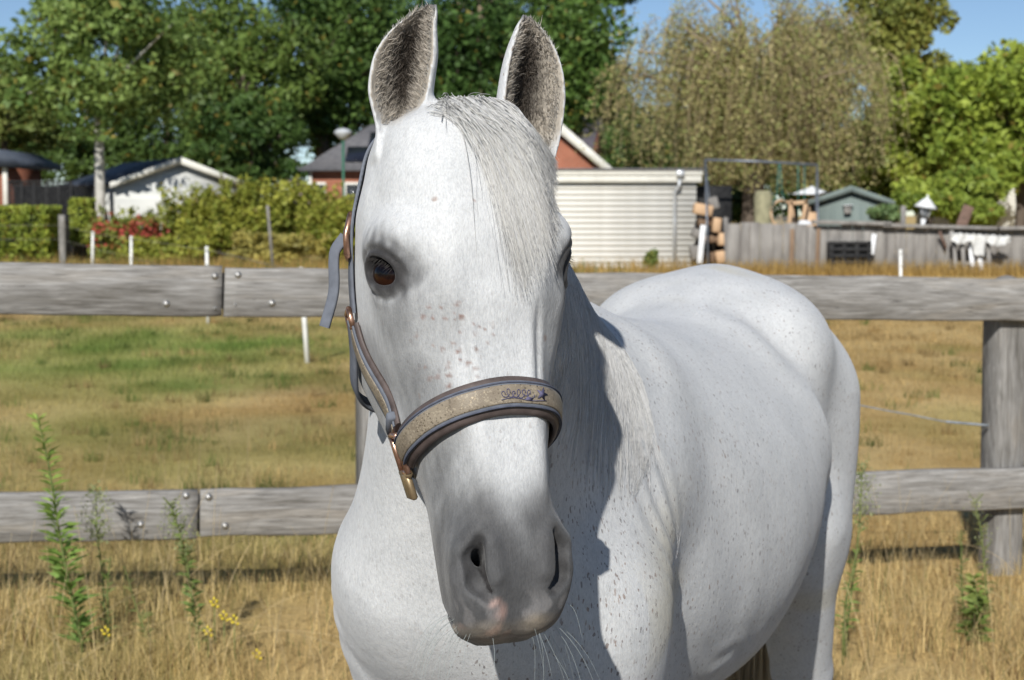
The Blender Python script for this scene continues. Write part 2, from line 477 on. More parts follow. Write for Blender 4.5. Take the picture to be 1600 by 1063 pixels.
# ---- head loft
head = Loft(HP0, HM, [
    (-.018, -.085, [(0, -.05), (.02, -.055), (.03, -.085), (.02, -.11), (0, -.12)]),
    (0.0, -.085, [(0, -.018), (.035, -.025), (.058, -.05), (.064, -.09), (.05, -.135), (0, -.15)]),
    (.0455, -.09, [(0, .004), (.04, -.002), (.073, -.03), (.084, -.08), (.066, -.15), (.03, -.185), (0, -.19)]),
    (.091, -.10, [(0, .013), (.046, .006), (.081, -.024), (.093, -.07), (.084, -.15), (.045, -.215), (0, -.22)]),
    (.136, -.105, [(0, .014), (.05, .007), (.084, -.016), (.098, -.055), (.093, -.11), (.083, -.18), (.052, -.242), (0, -.23)]),
    (.182, -.11, [(0, .010), (.044, .004), (.076, -.014), (.095, -.050), (.090, -.11), (.083, -.18), (.058, -.25), (0, -.24)]),
    (.227, -.105, [(0, .003), (.037, -.003), (.063, -.018), (.087, -.058), (.083, -.12), (.077, -.18), (.058, -.245), (0, -.235)]),
    (.273, -.10, [(0, -.001), (.034, -.006), (.054, -.023), (.075, -.065), (.072, -.12), (.067, -.175), (.050, -.225), (0, -.218)]),
    (.310, -.09, [(0, -.002), (.033, -.007), (.051, -.025), (.069, -.068), (.067, -.115), (.061, -.162), (.044, -.20), (0, -.196)]),
    (.340, -.083, [(0, -.002), (.031, -.008), (.047, -.028), (.062, -.068), (.061, -.105), (.052, -.145), (.034, -.17), (0, -.168)]),
    (.382, -.078, [(0, -.004), (.030, -.010), (.046, -.03), (.057, -.064), (.055, -.10), (.043, -.13), (.026, -.146), (0, -.149)]),
    (.427, -.076, [(0, -.008), (.031, -.013), (.049, -.03), (.057, -.06), (.053, -.095), (.042, -.125), (.025, -.14), (0, -.143)]),
    (.464, -.078, [(0, -.016), (.033, -.021), (.053, -.04), (.057, -.065), (.050, -.10), (.039, -.125), (.022, -.139), (0, -.141)]),
    (.491, -.080, [(0, -.030), (.032, -.033), (.048, -.048), (.052, -.07), (.047, -.095), (.036, -.118), (.02, -.13), (0, -.133)]),
    (.509, -.082, [(0, -.044), (.026, -.047), (.040, -.060), (.043, -.078), (.038, -.096), (.026, -.110), (.014, -.117), (0, -.118)]),
    (.519, -.083, [(0, -.064), (.016, -.065), (.024, -.073), (.026, -.082), (.023, -.091), (.015, -.098), (.008, -.101), (0, -.102)])])
OPS.append(('u', head, H(0, .28, -.10), .36, .03))

class Ear:
    """cupped pinna: x across (towards the midline +), y out of the opening, z up the ear"""
    def __init__(self, base, up, face, length, prof, lean, cup, t=.0055):
        self.b = np.asarray(base, float); self.z = nrm(up)
        y = np.asarray(face, float); y = y - (y @ self.z) * self.z; self.y = nrm(y); self.x = np.cross(self.z, self.y)
        self.L, self.prof, self.lean, self.cup, self.t = length, np.array(prof), np.array(lean), np.array(cup), t
    def coords(self, P):
        q = P - self.b
        return q @ self.x, q @ self.y, q @ self.z
    def surf(self, a, w):
        """a in -1..1 across the opening, w in 0..1 up the ear -> point on the mid sheet"""
        W = np.interp(w, self.prof[:, 0], self.prof[:, 1]); c = np.interp(w, self.lean[:, 0], self.lean[:, 1])
        k = np.interp(w, self.cup[:, 0], self.cup[:, 1])
        X = c + W * a; Y = -k * (1 - np.abs(a)**2.0)
        return self.b + X[..., None]*self.x + Y[..., None]*self.y + (w*self.L)[..., None]*self.z
    def __call__(self, P):
        x, y, z = self.coords(P); w = np.clip(z / self.L, 0, 1)
        W = np.interp(w, self.prof[:, 0], self.prof[:, 1]); c = np.interp(w, self.lean[:, 0], self.lean[:, 1])
        k = np.interp(w, self.cup[:, 0], self.cup[:, 1])
        a = (x - c) / np.maximum(W, .004); ac = np.clip(a, -1, 1)
        ys = -k * (1 - ac**2); slope = 2 * k * ac / np.maximum(W, .004)
        dv = (y - ys) / np.sqrt(1 + slope**2)
        du = np.maximum(np.abs(a) - 1, 0) * W
        dz = np.maximum(z - self.L, 0) + np.maximum(-z - .02, 0)
        return np.sqrt(dv**2 + du**2 + dz**2) - self.t * (1 - .62 * w**5)
EARS = []
EAR_BASE = {1: ((.064, .018, -.075)), -1: ((-.072, .022, -.072))}
def spl(pts, n=40):
    pts = np.array(pts, float); w = np.linspace(pts[0, 0], pts[-1, 0], n)
    return np.stack([w, pchip(pts[:, 0], pts[:, 1], w)], 1)
# the horse's right ear (left in view), then its left ear
EARS.append(Ear((-.112, 1.625, 1.578), (0.02, 0.06, 1.0), (-0.10, -1, 0.10), .133,
    spl([(0, .016), (.15, .0215), (.4, .029), (.6, .0285), (.78, .0215), (.9, .0130), (.96, .008), (1, .003)]),
    spl([(0, -.002), (.2, -.002), (.5, .001), (.8, .011), (1, .0285)]), spl([(0, .036), (.4, .036), (.8, .018), (1, .004)]), .0045))
EARS.append(Ear((.012, 1.680, 1.558), (0.05, 0.06, 1.0), (0.40, -1, 0.10), .148,
    spl([(0, .025), (.15, .0305), (.4, .0325), (.6, .0300), (.78, .0228), (.9, .0140), (.96, .008), (1, .003)]),
    spl([(0, .002), (.2, .003), (.5, .0055), (.8, .003), (1, -.004)]), spl([(0, .046), (.4, .040), (.8, .020), (1, .004)]), .0045))
for e in EARS:
    OPS.append(('u', e, e.b + e.z * .065, .10, .012))
# ---- facial detail
EYE = {}; NOSTRIL = []
for sg in (-1, 1):
    n = nrm((sg*.86, -.06, .50)); e1 = np.array([0, .36, .93]); e1 = nrm(e1 - (e1 @ n) * n); e2 = np.cross(n, e1)
    if e2[1] > 0: e2 = -e2                                     # e2 points up the head
    nW, e1W, e2W = n @ HM, e1 @ HM, e2 @ HM
    c = H(sg*.0785, .155, -.0600)
    EYE[sg] = (c, nW, e1W, e2W)
    add(ell(H(sg*.080, .128, -.054), (.021, .022, .036), HM), .03)        # orbital arch
    add(ell(c, (.0262, .0262, .0262)), .016)                                # lids over the ball
    M = np.stack([e1W, e2W, nW])
    add(ell(c - nW*.006 + e2W*.012, (.028, .0185, .0275), M), .004)         # upper lid fold
    add(ell(c + nW*.027 - e2W*.0005, (.0212, .0134, .018), M), .004, 's')   # opening between the lids
    add(cone(c + nW*.022 + e1W*.015 - e2W*.001, c + nW*.018 + e1W*.0240 - e2W*.004, .004, .0025), .003, 's')  # inner corner
    # nostril: flared outer wing, shallow bowl, deep slit along the inner fold
    add(ell(H(sg*.039, .447, -.036), (.0195, .040, .020), HM), .024)
    add(cone(H(sg*.036, .410, -.017), H(sg*.053, .428, -.030), .0050, .0050), .010)
    add(cone(H(sg*.053, .428, -.030), H(sg*.054, .455, -.036), .0050, .0048), .010)
    add(cone(H(sg*.054, .455, -.036), H(sg*.044, .478, -.033), .0048, .0045), .010)
    bowl = [cone(H(sg*.040, .422, -.012), H(sg*.0455, .437, -.016), .0055, .0095), cone(H(sg*.0455, .437, -.016), H(sg*.0430, .459, -.020), .0095, .0092),
            cone(H(sg*.0430, .459, -.020), H(sg*.034, .474, -.018), .0085, .0045)]
    slit = [cone(H(sg*.0395, .430, -.019), H(sg*.032, .446, -.050), .0048, .0085), cone(H(sg*.038, .426, -.016), H(sg*.036, .442, -.024), .0036, .0042),
            cone(H(sg*.036, .442, -.024), H(sg*.028, .467, -.022), .0045, .0030)]
    for p_ in bowl: add(p_, .006, 's')
    for p_ in slit: add(p_, .004, 's')
    NOSTRIL.append(([p_[0] for p_ in bowl], [p_[0] for p_ in slit]))
    add(cone(H(sg*.028, .424, -.011), H(sg*.024, .455, -.014), .0050, .0045), .010)               # inner fold
    # upper lip and chin
    add(ell(H(sg*.024, .490, -.056), (.026, .022, .028), HM), .016)
add(ell(H(0, .478, -.114), (.030, .026, .026), HM), .02)
# parting of the lips: thin groove round the muzzle
def lip_groove(P):
    q = to_head(P)
    z = (q[:, 1] - (.4985 + .35 * (q[:, 2] + .080) - 2.0 * np.abs(q[:, 0])**2))
    m = np.clip((-.064 - q[:, 2]) / .010, 0, 1) * np.clip((q[:, 2] + .135) / .02, 0, 1)
    return -.0055 * np.exp(-(z / .0035)**2) * m * (q[:, 1] > .40) * (np.abs(q[:, 0]) < .08)
OPS.append(('d', lip_groove, H(0, .48, -.09), .07, .01))
# folds, ribs and soft muscle relief over the body
def relief(P):
    q = (P - BO) @ BM.T                       # lateral, along, height
    l, t, z = q[:, 0], q[:, 1], q[:, 2]
    def ridge(t0, z0, t1, z1, w, h):
        a = np.array([t0, z0]); b = np.array([t1, z1]); ab = b - a
        k = np.clip(((t - a[0]) * ab[0] + (z - a[1]) * ab[1]) / (ab @ ab), 0, 1)
        return h * np.exp(-(((t - a[0] - k * ab[0])**2 + (z - a[1] - k * ab[1])**2) / w**2)) * (l > 0.05)
    r = ridge(.95, 1.28, 1.12, 1.02, .055, .010) - ridge(1.02, 1.27, 1.17, 1.05, .045, .010)
    r = r + ridge(.30, 1.20, .44, .92, .06, .003) - ridge(.40, 1.22, .52, .95, .05, .003)
    r = r - ridge(1.05, 1.0, 1.16, .86, .03, .010)
    for i in range(6): r = r + ridge(.56 + .075*i, 1.12, .60 + .075*i, .86, .026, .0003)
    w_ = np.clip(1 - np.hypot((t - .52) / .22, (z - .80) / .10), 0, 1); r = r + .0015 * w_ * np.sin((z * 1.0 + .35 * t + .012 * np.sin(t * 40)) * 150) * (l > 0)
    w_ = np.clip(1 - np.hypot((t - .20) / .10, (z - 1.12) / .16), 0, 1); r = r + .0025 * w_ * np.sin((t * .8 + z * .5) * 170 + 2 * np.sin(z * 30))
    w_ = np.clip(1 - np.hypot((t - .06) / .12, (z - 1.0) / .12), 0, 1) * (l < 0); r = r + .0016 * w_ * np.sin(z * 140 + 3 * l * 20)
    return r * (z > .6)
OPS.append(('d', relief, B(0.15, .75, 1.1), .75, .02))

# creases round the eyes
def lid_creases(P):
    out = np.zeros(len(P))
    for sg in (-1, 1):
        c, nW, e1W, e2W = EYE[sg]; d = P - c; a, b, w = d @ e1W, d @ e2W, d @ nW
        up = np.hypot(a / 1.35, (b + .004)); an = sst_(-.006, .006, b)
        out -= .0036 * np.exp(-((up - .0245) / .0030)**2) * an * (w > -.004) * (w < .05)
        out -= .0020 * np.exp(-((up - .0345) / .0045)**2) * an * (w > -.012) * (w < .05) * sst_(-.03, .01, a)
        lo = np.hypot(a / 1.3, (b - .003)); bn = sst_(.004, -.008, b)
        out -= .0020 * np.exp(-((lo - .0285) / .0030)**2) * bn * (w > -.004) * (w < .05)
    return out
def sst_(a, b, x): t = np.clip((x - a) / (b - a), 0, 1); return t * t * (3 - 2 * t)
for sg in (-1, 1): pass
OPS.append(('d', lid_creases, H(0, .155, -.05), .16, .01))
# bone, veins and soft unevenness of the face
def face_relief(P):
    q = to_head(P); u, s, v = q.T; au = np.abs(u)
    m = sst_(-.02, .05, s) * (1 - sst_(.44, .50, s)) * (v > -.27)
    r = .0030 * np.exp(-((au - (.030 + .02 * sst_(.28, .14, s))) / .012)**2) * sst_(.10, .2, s) * (1 - sst_(.33, .42, s)) * (v > -.06)
    gl_ = .036 + .055 * np.clip(.285 - s, -.02, .10); r = r - .0042 * np.exp(-((au - gl_) / .0042)**2) * sst_(.185, .225, s) * (1 - sst_(.285, .325, s)) * (v > -.06)
    r = r - .0020 * np.exp(-(((au - .058) / .016)**2 + ((s - .255) / .06)**2)) * (v > -.1)
    r = r - .0025 * np.exp(-(((au - .072) / .02)**2 + ((s - .095) / .022)**2 + ((v + .03) / .04)**2))
    for (u0, s0, v0, u1, s1, v1) in ((.070, .20, -.04, .054, .30, -.052), (.060, .235, -.03, .050, .30, -.040), (.052, .33, -.055, .044, .41, -.045), (.046, .35, -.03, .040, .405, -.02)):
        a = np.array([u0, s0, v0]); b = np.array([u1, s1, v1]); ab = b - a; p = np.stack([au, s, v], 1) - a
        k = np.clip(p @ ab / (ab @ ab), 0, 1); d2 = ((p - k[:, None] * ab)**2).sum(1); r = r + .0011 * np.exp(-d2 / .0042**2)
    return r * m
OPS.append(('d', face_relief, H(0, .24, -.06), .30, .01))
# ------------------------------------------------------------------ horse object
def sst(a, b, x): t = np.clip((x - a) / (b - a), 0, 1); return t * t * (3 - 2 * t)
def graded(segs):
    out = [np.array([segs[0][0]])]
    for a, b, h in segs: out.append(np.arange(1, max(2, int(round((b - a) / h)) + 1)) * h + out[-1][-1])
    return np.concatenate(out + [out[-1][-1] + np.arange(1, 18) * segs[-1][2]])
HV, HF = surface_nets(graded([(-.30, -.17, .005), (-.17, .09, .0026), (.09, .78, .006)]), graded([(1.40, 1.72, .0026), (1.72, 3.62, .0060)]),
                      graded([(-.01, .70, .010), (.70, 1.08, .006), (1.08, 1.74, .0026)]))
fn = np.cross(HV[HF[:, 2]] - HV[HF[:, 0]], HV[HF[:, 3]] - HV[HF[:, 1]])
HNrm = np.zeros_like(HV)
for k in range(4): np.add.at(HNrm, HF[:, k], fn)
HNrm /= np.maximum(np.linalg.norm(HNrm, axis=1, keepdims=True), 1e-12)

def coat_colour(V, Nv):
    q = to_head(V); u, s, v = q.T
    inhead = (np.abs(u) < .16) & (s > -.02) & (s < .56) & (v > -.27) & (v < .05)
    c = np.tile(np.array([.598, .602, .598]), (len(V), 1))
    n1, n2, n3 = vnoise(V, 40, 1), vnoise(V, 140, 2), vnoise(V, 380, 3)
    grey = np.zeros(len(V))
    mz = sst(.335, .425, s + .018 * n1 + .008 * n2 - .9 * np.clip(.034 - np.abs(u), 0, .03)) * inhead
    grey = np.maximum(grey, .97 * mz)
    side = sst(.28, .36, s) * sst(.03, .06, np.abs(u)) * .52 * inhead           # grey down the sides of the nose
    grey = np.maximum(grey, side * (1 + .3 * n1))
    for sg in (-1, 1):
        ec = to_head(EYE[sg][0][None])[0]; e1, e2 = EYE[sg][2] @ HM.T, EYE[sg][3] @ HM.T
        d = q - ec; a = d @ e1; b = d @ e2
        r = np.hypot((a - .004) / 1.35, b - .004)
        grey = np.maximum(grey, .95 * (1 - sst(.014, .050, r + .0025 * n3)) * inhead * (np.sign(u) == sg))
        r2 = np.hypot((a - .02) / 1.6, (b + .03) / 1.5)
        grey = np.maximum(grey, .46 * (1 - sst(.01, .062, r2 + .004 * n1)) * inhead * (np.sign(u) == sg))
    tr = (1 - sst(.0, .035, np.abs(np.abs(u) - (.082 - .12 * (s - .2))))) * sst(.17, .21, s) * (1 - sst(.27, .34, s)) * inhead
    grey = np.maximum(grey, (.34 + .12 * n1) * tr)
    dark = np.array([.080, .079, .080]); c = c * (1 - grey[:, None]) + dark * grey[:, None]
    n4 = vnoise(V, 90, 5); roan = (.22 + .20 * n1 + .22 * n4) * inhead * sst(.12, .26, s) * sst(.012, .05, np.abs(u)); c = c * (1 - np.clip(roan, 0, .4)[:, None] * .8)
    mott = np.clip(n3 * .5 + n2 * .3, -1, 1)[:, None] * grey[:, None] * (1 - grey[:, None]) * .9
    c = np.clip(c + mott * .25, .03, .85)
    # eyelid rims nearly black
    for sg in (-1, 1):
        ce, nW, e1W, e2W = EYE[sg]; d = V - ce; a, b, w = d @ e1W, d @ e2W, d @ nW
        rim = (1 - sst(1.0, 1.30, np.hypot(a / .0215, b / .0128))) * (w > .006)
        c = c * (1 - rim[:, None] * .9) + np.array([.022, .02, .02]) * rim[:, None] * .9
    for sg in (-1, 1):
        ce, nW, e1W, e2W = EYE[sg]; d = V - ce; a, b, w = d @ e1W, d @ e2W, d @ nW
        kx = 1.0 if sg < 0 else 1.45; sk = .93 * (1 - sst(.9, 1.75, np.hypot((a - .003) / (.0235 * kx), (b - .002) / (.0175 * kx)) + .06 * n3)) * (w > -.005); c = c * (1 - sk[:, None]) + np.array([.030, .028, .028]) * sk[:, None]
    # lips: pink snip, tan edge, dark parting
    for (uu, ss, vv, r, k) in ((-.030, .4800, -.026, .0100, .95), (-.024, .490, -.03, .012, .5), (-.026, .504, -.045, .012, .6), (-.012, .508, -.05, .009, .45), (-.046, .496, -.055, .008, .5)):
        m = (1 - sst(.35, 1.0, np.sqrt((u-uu)**2 + (s-ss)**2 + (.35*(v-vv))**2) / r + .25 * n3)) * k * inhead * (v > -.09)
        c = c * (1 - m[:, None]) + np.array([.58, .36, .29]) * m[:, None]
    spk = sst(.35, .8, n3 + .5 * n2) * sst(.462, .490, s) * inhead * .35; c = c * (1 - spk[:, None]) + np.array([.34, .32, .31]) * spk[:, None]
    lip = sst(.492, .503, s + .002 * n2) * (v > -.085) * inhead * .35 * (1 + .6 * n2)
    c = c * (1 - lip[:, None]) + np.array([.36, .29, .20]) * lip[:, None]
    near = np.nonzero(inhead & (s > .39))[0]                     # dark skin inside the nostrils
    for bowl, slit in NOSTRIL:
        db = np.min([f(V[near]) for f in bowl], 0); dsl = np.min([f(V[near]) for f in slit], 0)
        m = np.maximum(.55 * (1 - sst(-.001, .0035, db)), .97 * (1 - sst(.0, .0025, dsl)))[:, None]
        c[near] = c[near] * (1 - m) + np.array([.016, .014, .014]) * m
    fr_ = np.random.default_rng(8)
    for _ in range(44):
        u0, s0 = -abs(fr_.normal(.042, .014)), fr_.uniform(.19, .29); r0_ = fr_.uniform(.0012, .0030)
        m = (1 - sst(.5, 1.0, np.hypot(u - u0, s - s0) / r0_)) * (v > -.08) * inhead * fr_.uniform(.4, .85); c = c * (1 - m[:, None]) + np.array([.25, .15, .12]) * m[:, None]
    for (u0, s0, r0_) in ((.050, .232, .004), (.047, .262, .003), (-.055, .095, .0028), (-.020, .10, .002)):
        m = (1 - sst(.4, 1.0, np.hypot(u - u0, s - s0) / r0_ + .3 * n3)) * (v > -.09) * inhead * .65; c = c * (1 - m[:, None]) + np.array([.28, .17, .12]) * m[:, None]
    # inside of the ears
    for e in EARS:
        x, y, z = e.coords(V); w = z / e.L; wc = np.clip(w, 0, 1)
        W = np.interp(wc, e.prof[:, 0], e.prof[:, 1]); cc = np.interp(wc, e.lean[:, 0], e.lean[:, 1]); k = np.interp(wc, e.cup[:, 0], e.cup[:, 1])
        a = (x - cc) / np.maximum(W, .004); ys = -k * (1 - np.clip(a, -1, 1)**2)
        front = sst(-.001, .002, y - ys) * (np.abs(a) < 1.02) * sst(.08, .26, w + .05 * n2) * (w < 1.03) * (np.abs(y) < .06)
        core = (1 - sst(.30, .85, np.abs(a + .1 * n1))) * sst(.10, .30, w) * (1 - sst(.72, .97, w))
        ci = np.array([.46, .41, .34])[None] * (1 - core[:, None]) + np.array([.040, .032, .026])[None] * core[:, None]
        c = c * (1 - front[:, None]) + ci * front[:, None]
        tip = sst(.93, 1.0, w) * (w < 1.1) * (np.abs(x - cc) < .02) * (np.abs(y) < .03)
        c = c * (1 - tip[:, None] * .8) + np.array([.05, .05, .06]) * tip[:, None] * .8
    # hooves
    hoof = 1 - sst(.045, .06, V[:, 2]); c = c * (1 - hoof[:, None]) + np.array([.07, .06, .05]) * hoof[:, None]
    # yellowish stable stains on croup and flank
    st_ = sst(.2, .9, vnoise(V, 9, 11)) * (V[:, 1] > 2.0) * .45 + 1.3 * np.exp(-(((V[:, 0] - .36) / .07)**2 + ((V[:, 1] - 2.95) / .10)**2)) * (V[:, 2] > 1.3) * sst(-.3, .6, n1)
    st_ = st_ + .9 * np.exp(-(((V[:, 0] - .20) / .035)**2 + ((V[:, 2] - 1.03) / .10)**2)) * (V[:, 1] > 1.9) * (V[:, 1] < 2.5) * sst(-.6, .6, n1) + .6 * np.exp(-((V[:, 2] - .76) / .06)**2) * (V[:, 1] > 2.1) * sst(-.2, .8, n1)
    c = c * (1 - np.clip(st_, 0, 1.2)[:, None] * np.array([.06, .13, .30]))
    return c

N = NT('horse_coat', .62, .22)
vc = N.n('VertexColor', layer_name='tint').outputs[0]
gen = N.coord('Object', (1, 1, 1))
# flea-bitten flecks: small streaks along the hair, dense over neck and shoulder
def flecks(scale, thr, seed_off, stretch=(1, 1, .55)):
    co = N.coord('Object', stretch); vv = N.n('TexVoronoi', feature='F1'); vv.inputs['Scale'].default_value = scale
    vv.inputs['Randomness'].default_value = 1.0
    wob = N.n('TexNoise'); wob.inputs['Scale'].default_value = 160; N.l(co, wob.inputs['Vector'])
    mx = N.n('Mix', data_type='VECTOR'); mx.inputs[0].default_value = .006; N.l(co, mx.inputs[4]); N.l(wob.outputs['Color'], mx.inputs[5])
    N.l(mx.outputs[1], vv.inputs['Vector'])
    sep = N.n('SeparateColor'); N.l(vv.outputs['Color'], sep.inputs[0])
    size = N.math('MULTIPLY', sep.outputs[0], .30)
    size = N.math('MULTIPLY', size, N.math('GREATER_THAN', sep.outputs[1], thr))
    return N.math('LESS_THAN', vv.outputs['Distance'], size)
dens = N.n('VertexColor', layer_name='fleck').outputs[0]
densf = N.n('SeparateColor'); N.l(dens, densf.inputs[0])
f1 = N.math('MULTIPLY', flecks(140, .45, 0), densf.outputs[0])
f2 = N.math('MULTIPLY', flecks(230, .40, 1, (1, 1, .40)), densf.outputs[1])
fk = N.math('MAXIMUM', N.math('MAXIMUM', f1, f2), N.math('MULTIPLY', flecks(200, .15, 2, (1, 1, .33)), densf.outputs[2]))
fleckcol = N.ramp(N.noise(gen, 22, 2), [(.4, (.12, .10, .10)), (.66, (.30, .20, .15))])
hairn = N.noise(N.coord('Object', (1, 1, .30)), 620, 4, .65)
soft = N.noise(gen, 16, 4)
base = N.mix(N.math('MULTIPLY', fk, .72), vc, fleckcol)
base = N.mix(1.0, base, N.ramp(hairn, [(.28, (.78, .78, .79)), (.58, (1, 1, 1))]), 'MULTIPLY')
base = N.mix(1.0, base, N.ramp(soft, [(.3, (.88, .885, .89)), (.65, (1, 1, 1))]), 'MULTIPLY')
hair2 = N.noise(N.coord('Object', (1, .8, .38)), 190, 5, .7, .4)
base = N.mix(1.0, base, N.ramp(hair2, [(.3, (.86, .865, .87)), (.55, (1, 1, 1))]), 'MULTIPLY')
N.color(base)
hb = N.math('ADD', N.math('ADD', N.math('MULTIPLY', hairn, .5), N.math('MULTIPLY', hair2, .6)), N.math('MULTIPLY', N.noise(gen, 60, 5, .6), .9))
N.bump(hb, .30, .004)
N.b.inputs['Sheen Weight'].default_value = .12; N.b.inputs['Sheen Roughness'].default_value = .5
N.b.inputs['Subsurface Weight'].default_value = .05; N.b.inputs['Subsurface Radius'].default_value = (.004, .003, .002)
M_COAT = N.m

horse = empty('horse', (.15, 2.5, 0), 'white flea-bitten grey horse with dark muzzle and pricked ears in front of the fence', 'horse')
body = mesh_np('body', HV, HF, M_COAT, horse, True, coat_colour(HV, HNrm))
qh = to_head(HV)
fd = np.zeros((len(HV), 4), np.float32); fd[:, 3] = 1
is_head = ((qh[:, 1] < .54) & (qh[:, 1] > -.02) & (qh[:, 2] > -.26) & (qh[:, 2] < .06) & (np.abs(qh[:, 0]) < .13))
shoulder = np.exp(-((HV[:, 1] - 2.0) / .30)**2) * sst(.45, .9, HV[:, 2])
n0 = .55 + .45 * vnoise(HV, 14, 21)
chest = 1 - .75 * sst(-.02, -.10, HV[:, 0]) * (HV[:, 1] < 2.3); dense = np.exp(-(((HV[:, 0] - .10) / .10)**2 + ((HV[:, 2] - 1.12) / .22)**2)) * (HV[:, 1] > 1.75) * (HV[:, 1] < 2.45)
fd[:, 0] = np.where(is_head, .35 * sst(.2, .8, n0) * sst(.14, .24, qh[:, 1]) * (1 - sst(.33, .40, qh[:, 1])), np.clip(.8 + .4 * shoulder, 0, 1) * sst(-.7, .2, n0))
fd[:, 1] = np.where(is_head, .15 * sst(.5, 1, n0), np.clip(.7 + .6 * shoulder, 0, 1) * sst(-.6, .3, n0))
fd[:, 0] *= np.where(is_head, 1, chest); fd[:, 1] = np.clip(fd[:, 1] * np.where(is_head, 1, chest) + np.where(is_head, 0, dense), 0, 1); fd[:, 2] = np.where(is_head, 0, dense)
body.data.color_attributes.new('fleck', 'FLOAT_COLOR', 'POINT').data.foreach_set('color', fd.ravel())

# eyes
def ball(c, r, nW, e1, e2, rings=20, seg=28):
    V = []; 
    for i in range(rings + 1):
        a = math.pi * i / rings
        for j in range(seg):
            b = 2 * math.pi * j / seg
            rr = r * (1 + .045 * math.exp(-(a / .55)**2))
            V.append(c + rr * (math.cos(a) * nW + math.sin(a) * (math.cos(b) * e1 + math.sin(b) * e2)))
    fs = [[i*seg+j, i*seg+(j+1) % seg, (i+1)*seg+(j+1) % seg, (i+1)*seg+j] for i in range(rings) for j in range(seg)]
    return np.array(V), np.array(fs)
N = NT('horse_eye', .10, .12)
N.color(N.n('VertexColor', layer_name='tint').outputs[0]); N.b.inputs['Coat Weight'].default_value = .12; N.b.inputs['Coat Roughness'].default_value = .03
M_EYE = N.m
for sg in (-1, 1):
    c, nW, e1, e2 = EYE[sg]
    V, Fc = ball(c, .0230, nW, e1, e2)
    d = V - c; a, b, w = d @ e1, d @ e2, d @ nW
    iris = np.hypot(a, b) < .0155
    col = np.tile([.012, .006, .005], (len(V), 1)); col[b < -.0050] = (.022, .008, .004)
    col[np.hypot(a / 1.35, (b - .002)) < .0065] = (.004, .004, .006)
    col[b > .003] = (.008, .006, .007)
    col[(np.hypot(a, b) > .0175)] = (.02, .015, .014); col[(a > .0175)] = (.30, .22, .20)
    col = np.where((w < 0)[:, None], .05, col)
    mesh_np('eye', V, Fc, M_EYE, horse, True, col)
    # lashes on the upper lid
    n = 30; aa = np.linspace(-.014, .015, n); root = c + aa[:, None]*e1 + (.0125*np.sqrt(np.clip(1-(aa/.0185)**2, 0, 1)) )[:, None]*e2 + .0215*nW
    tip = root + nW*RNG.uniform(.008, .013, (n, 1)) - e2*RNG.uniform(.004, .009, (n, 1)) + e1*RNG.normal(0, .002, (n, 1))
    mid = (root + tip)/2 + e2*.002
    pth = np.stack([root, mid, tip], 1)
    strands('eyelashes', None, pth, np.full(n, .00035), np.full(n, .0001), mat_tint('eyelash_hair') if sg < 0 else bpy.data.materials['eyelash_hair'], horse, np.tile([.05, .046, .042], (n, 1)))
# ------------------------------------------------------------------ hair of the horse
HOPS = [o for o in OPS[NHEAD:] if not isinstance(o[1], Ear) and o[0] != 'd']
NOPS = [o for o in OPS if not isinstance(o[1], Ear) and o[0] != 'd']
M_HAIR = mat_tint('horse_hair', .5, .3, .38)
def bez(p0, p1, p2, p3, m):
    t = np.linspace(0, 1, m)[None, :, None]
    return (1-t)**3*p0[:, None] + 3*(1-t)**2*t*p1[:, None] + 3*(1-t)*t*t*p2[:, None] + t**3*p3[:, None]
def hpt(a): return HP0 + np.asarray(a) @ HM
def lift(paths, off, ops):
    """push strands out so that they lie on the skin at the height off (n,m)"""
    n, m, _ = paths.shape; P = paths.reshape(-1, 3).copy(); o = off.reshape(-1)
    for _ in range(3):
        d = sdf(P, ops); w = d < o
        if not w.any(): break
        P[w] -= grad(P[w], .003, ops) * (d[w] - o[w])[:, None]
    return P.reshape(n, m, 3)
def white_tints(n, lo=.42, hi=.66, warm=.10):
    b = RNG.uniform(lo, hi, n)[:, None]; w = RNG.uniform(0, warm, n)[:, None]
    return np.clip(b * np.array([1, 1, 1]) - w * np.array([0, .18, .62]) * b * 2, .05, .9)
# forelock: from the poll, combed across the forehead to the horse's left
n = 3300; a = np.clip(RNG.beta(1.7, 1.1, n) + RNG.normal(0, .03, n), 0, 1); ln = RNG.beta(1.8, 1.2, n)
a = a**.85; a0 = np.clip(a + RNG.normal(0, .10, n), 0, 1); u0 = -.026 + .060 * a0; r0 = hpt(np.stack([u0 + RNG.normal(0, .004, n), RNG.uniform(-.016, .016, n), -.030 + .010 * RNG.uniform(-1, 1, n) - .15 * np.abs(u0 - .004)], 1))
clump = np.random.default_rng(3).normal(0, 1, (60, 3)); ci = np.clip((a * 60 + RNG.normal(0, .7, n)).astype(int), 0, 59)
stray = RNG.uniform(0, 1, n) < .07; ue = (.006 + .082 * a**.9) + clump[ci, 0] * .006 + RNG.normal(0, .003, n) + stray * RNG.normal(-.004, .010, n); se = .040 + (.160 + .02 * np.sin(a * 3.1) - .145 * a**1.8) * ln
ve = np.where(ue > .06, .010 - (ue - .06) * 1.3, .012)
pe = hpt(np.stack([ue, se, ve], 1)); pm1 = hpt(np.stack([u0 * 1.05 + .006, np.full(n, .008), np.full(n, .022)], 1)); pm2 = hpt(np.stack([u0 * .4 + ue * .6, se * .60, ve + .012], 1))
pa = bez(r0, pm1, pm2, pe, 12); pa += (RNG.normal(0, .0016, (n, 1, 3)) * np.linspace(0, 1, 12)[None, :, None])
pa = lift(pa, np.tile(RNG.uniform(.0003, .0022, (n, 1)) + .0015 * np.abs(clump[ci, 1:2]), (1, 12)) * np.linspace(1, .3, 12)[None], HOPS)
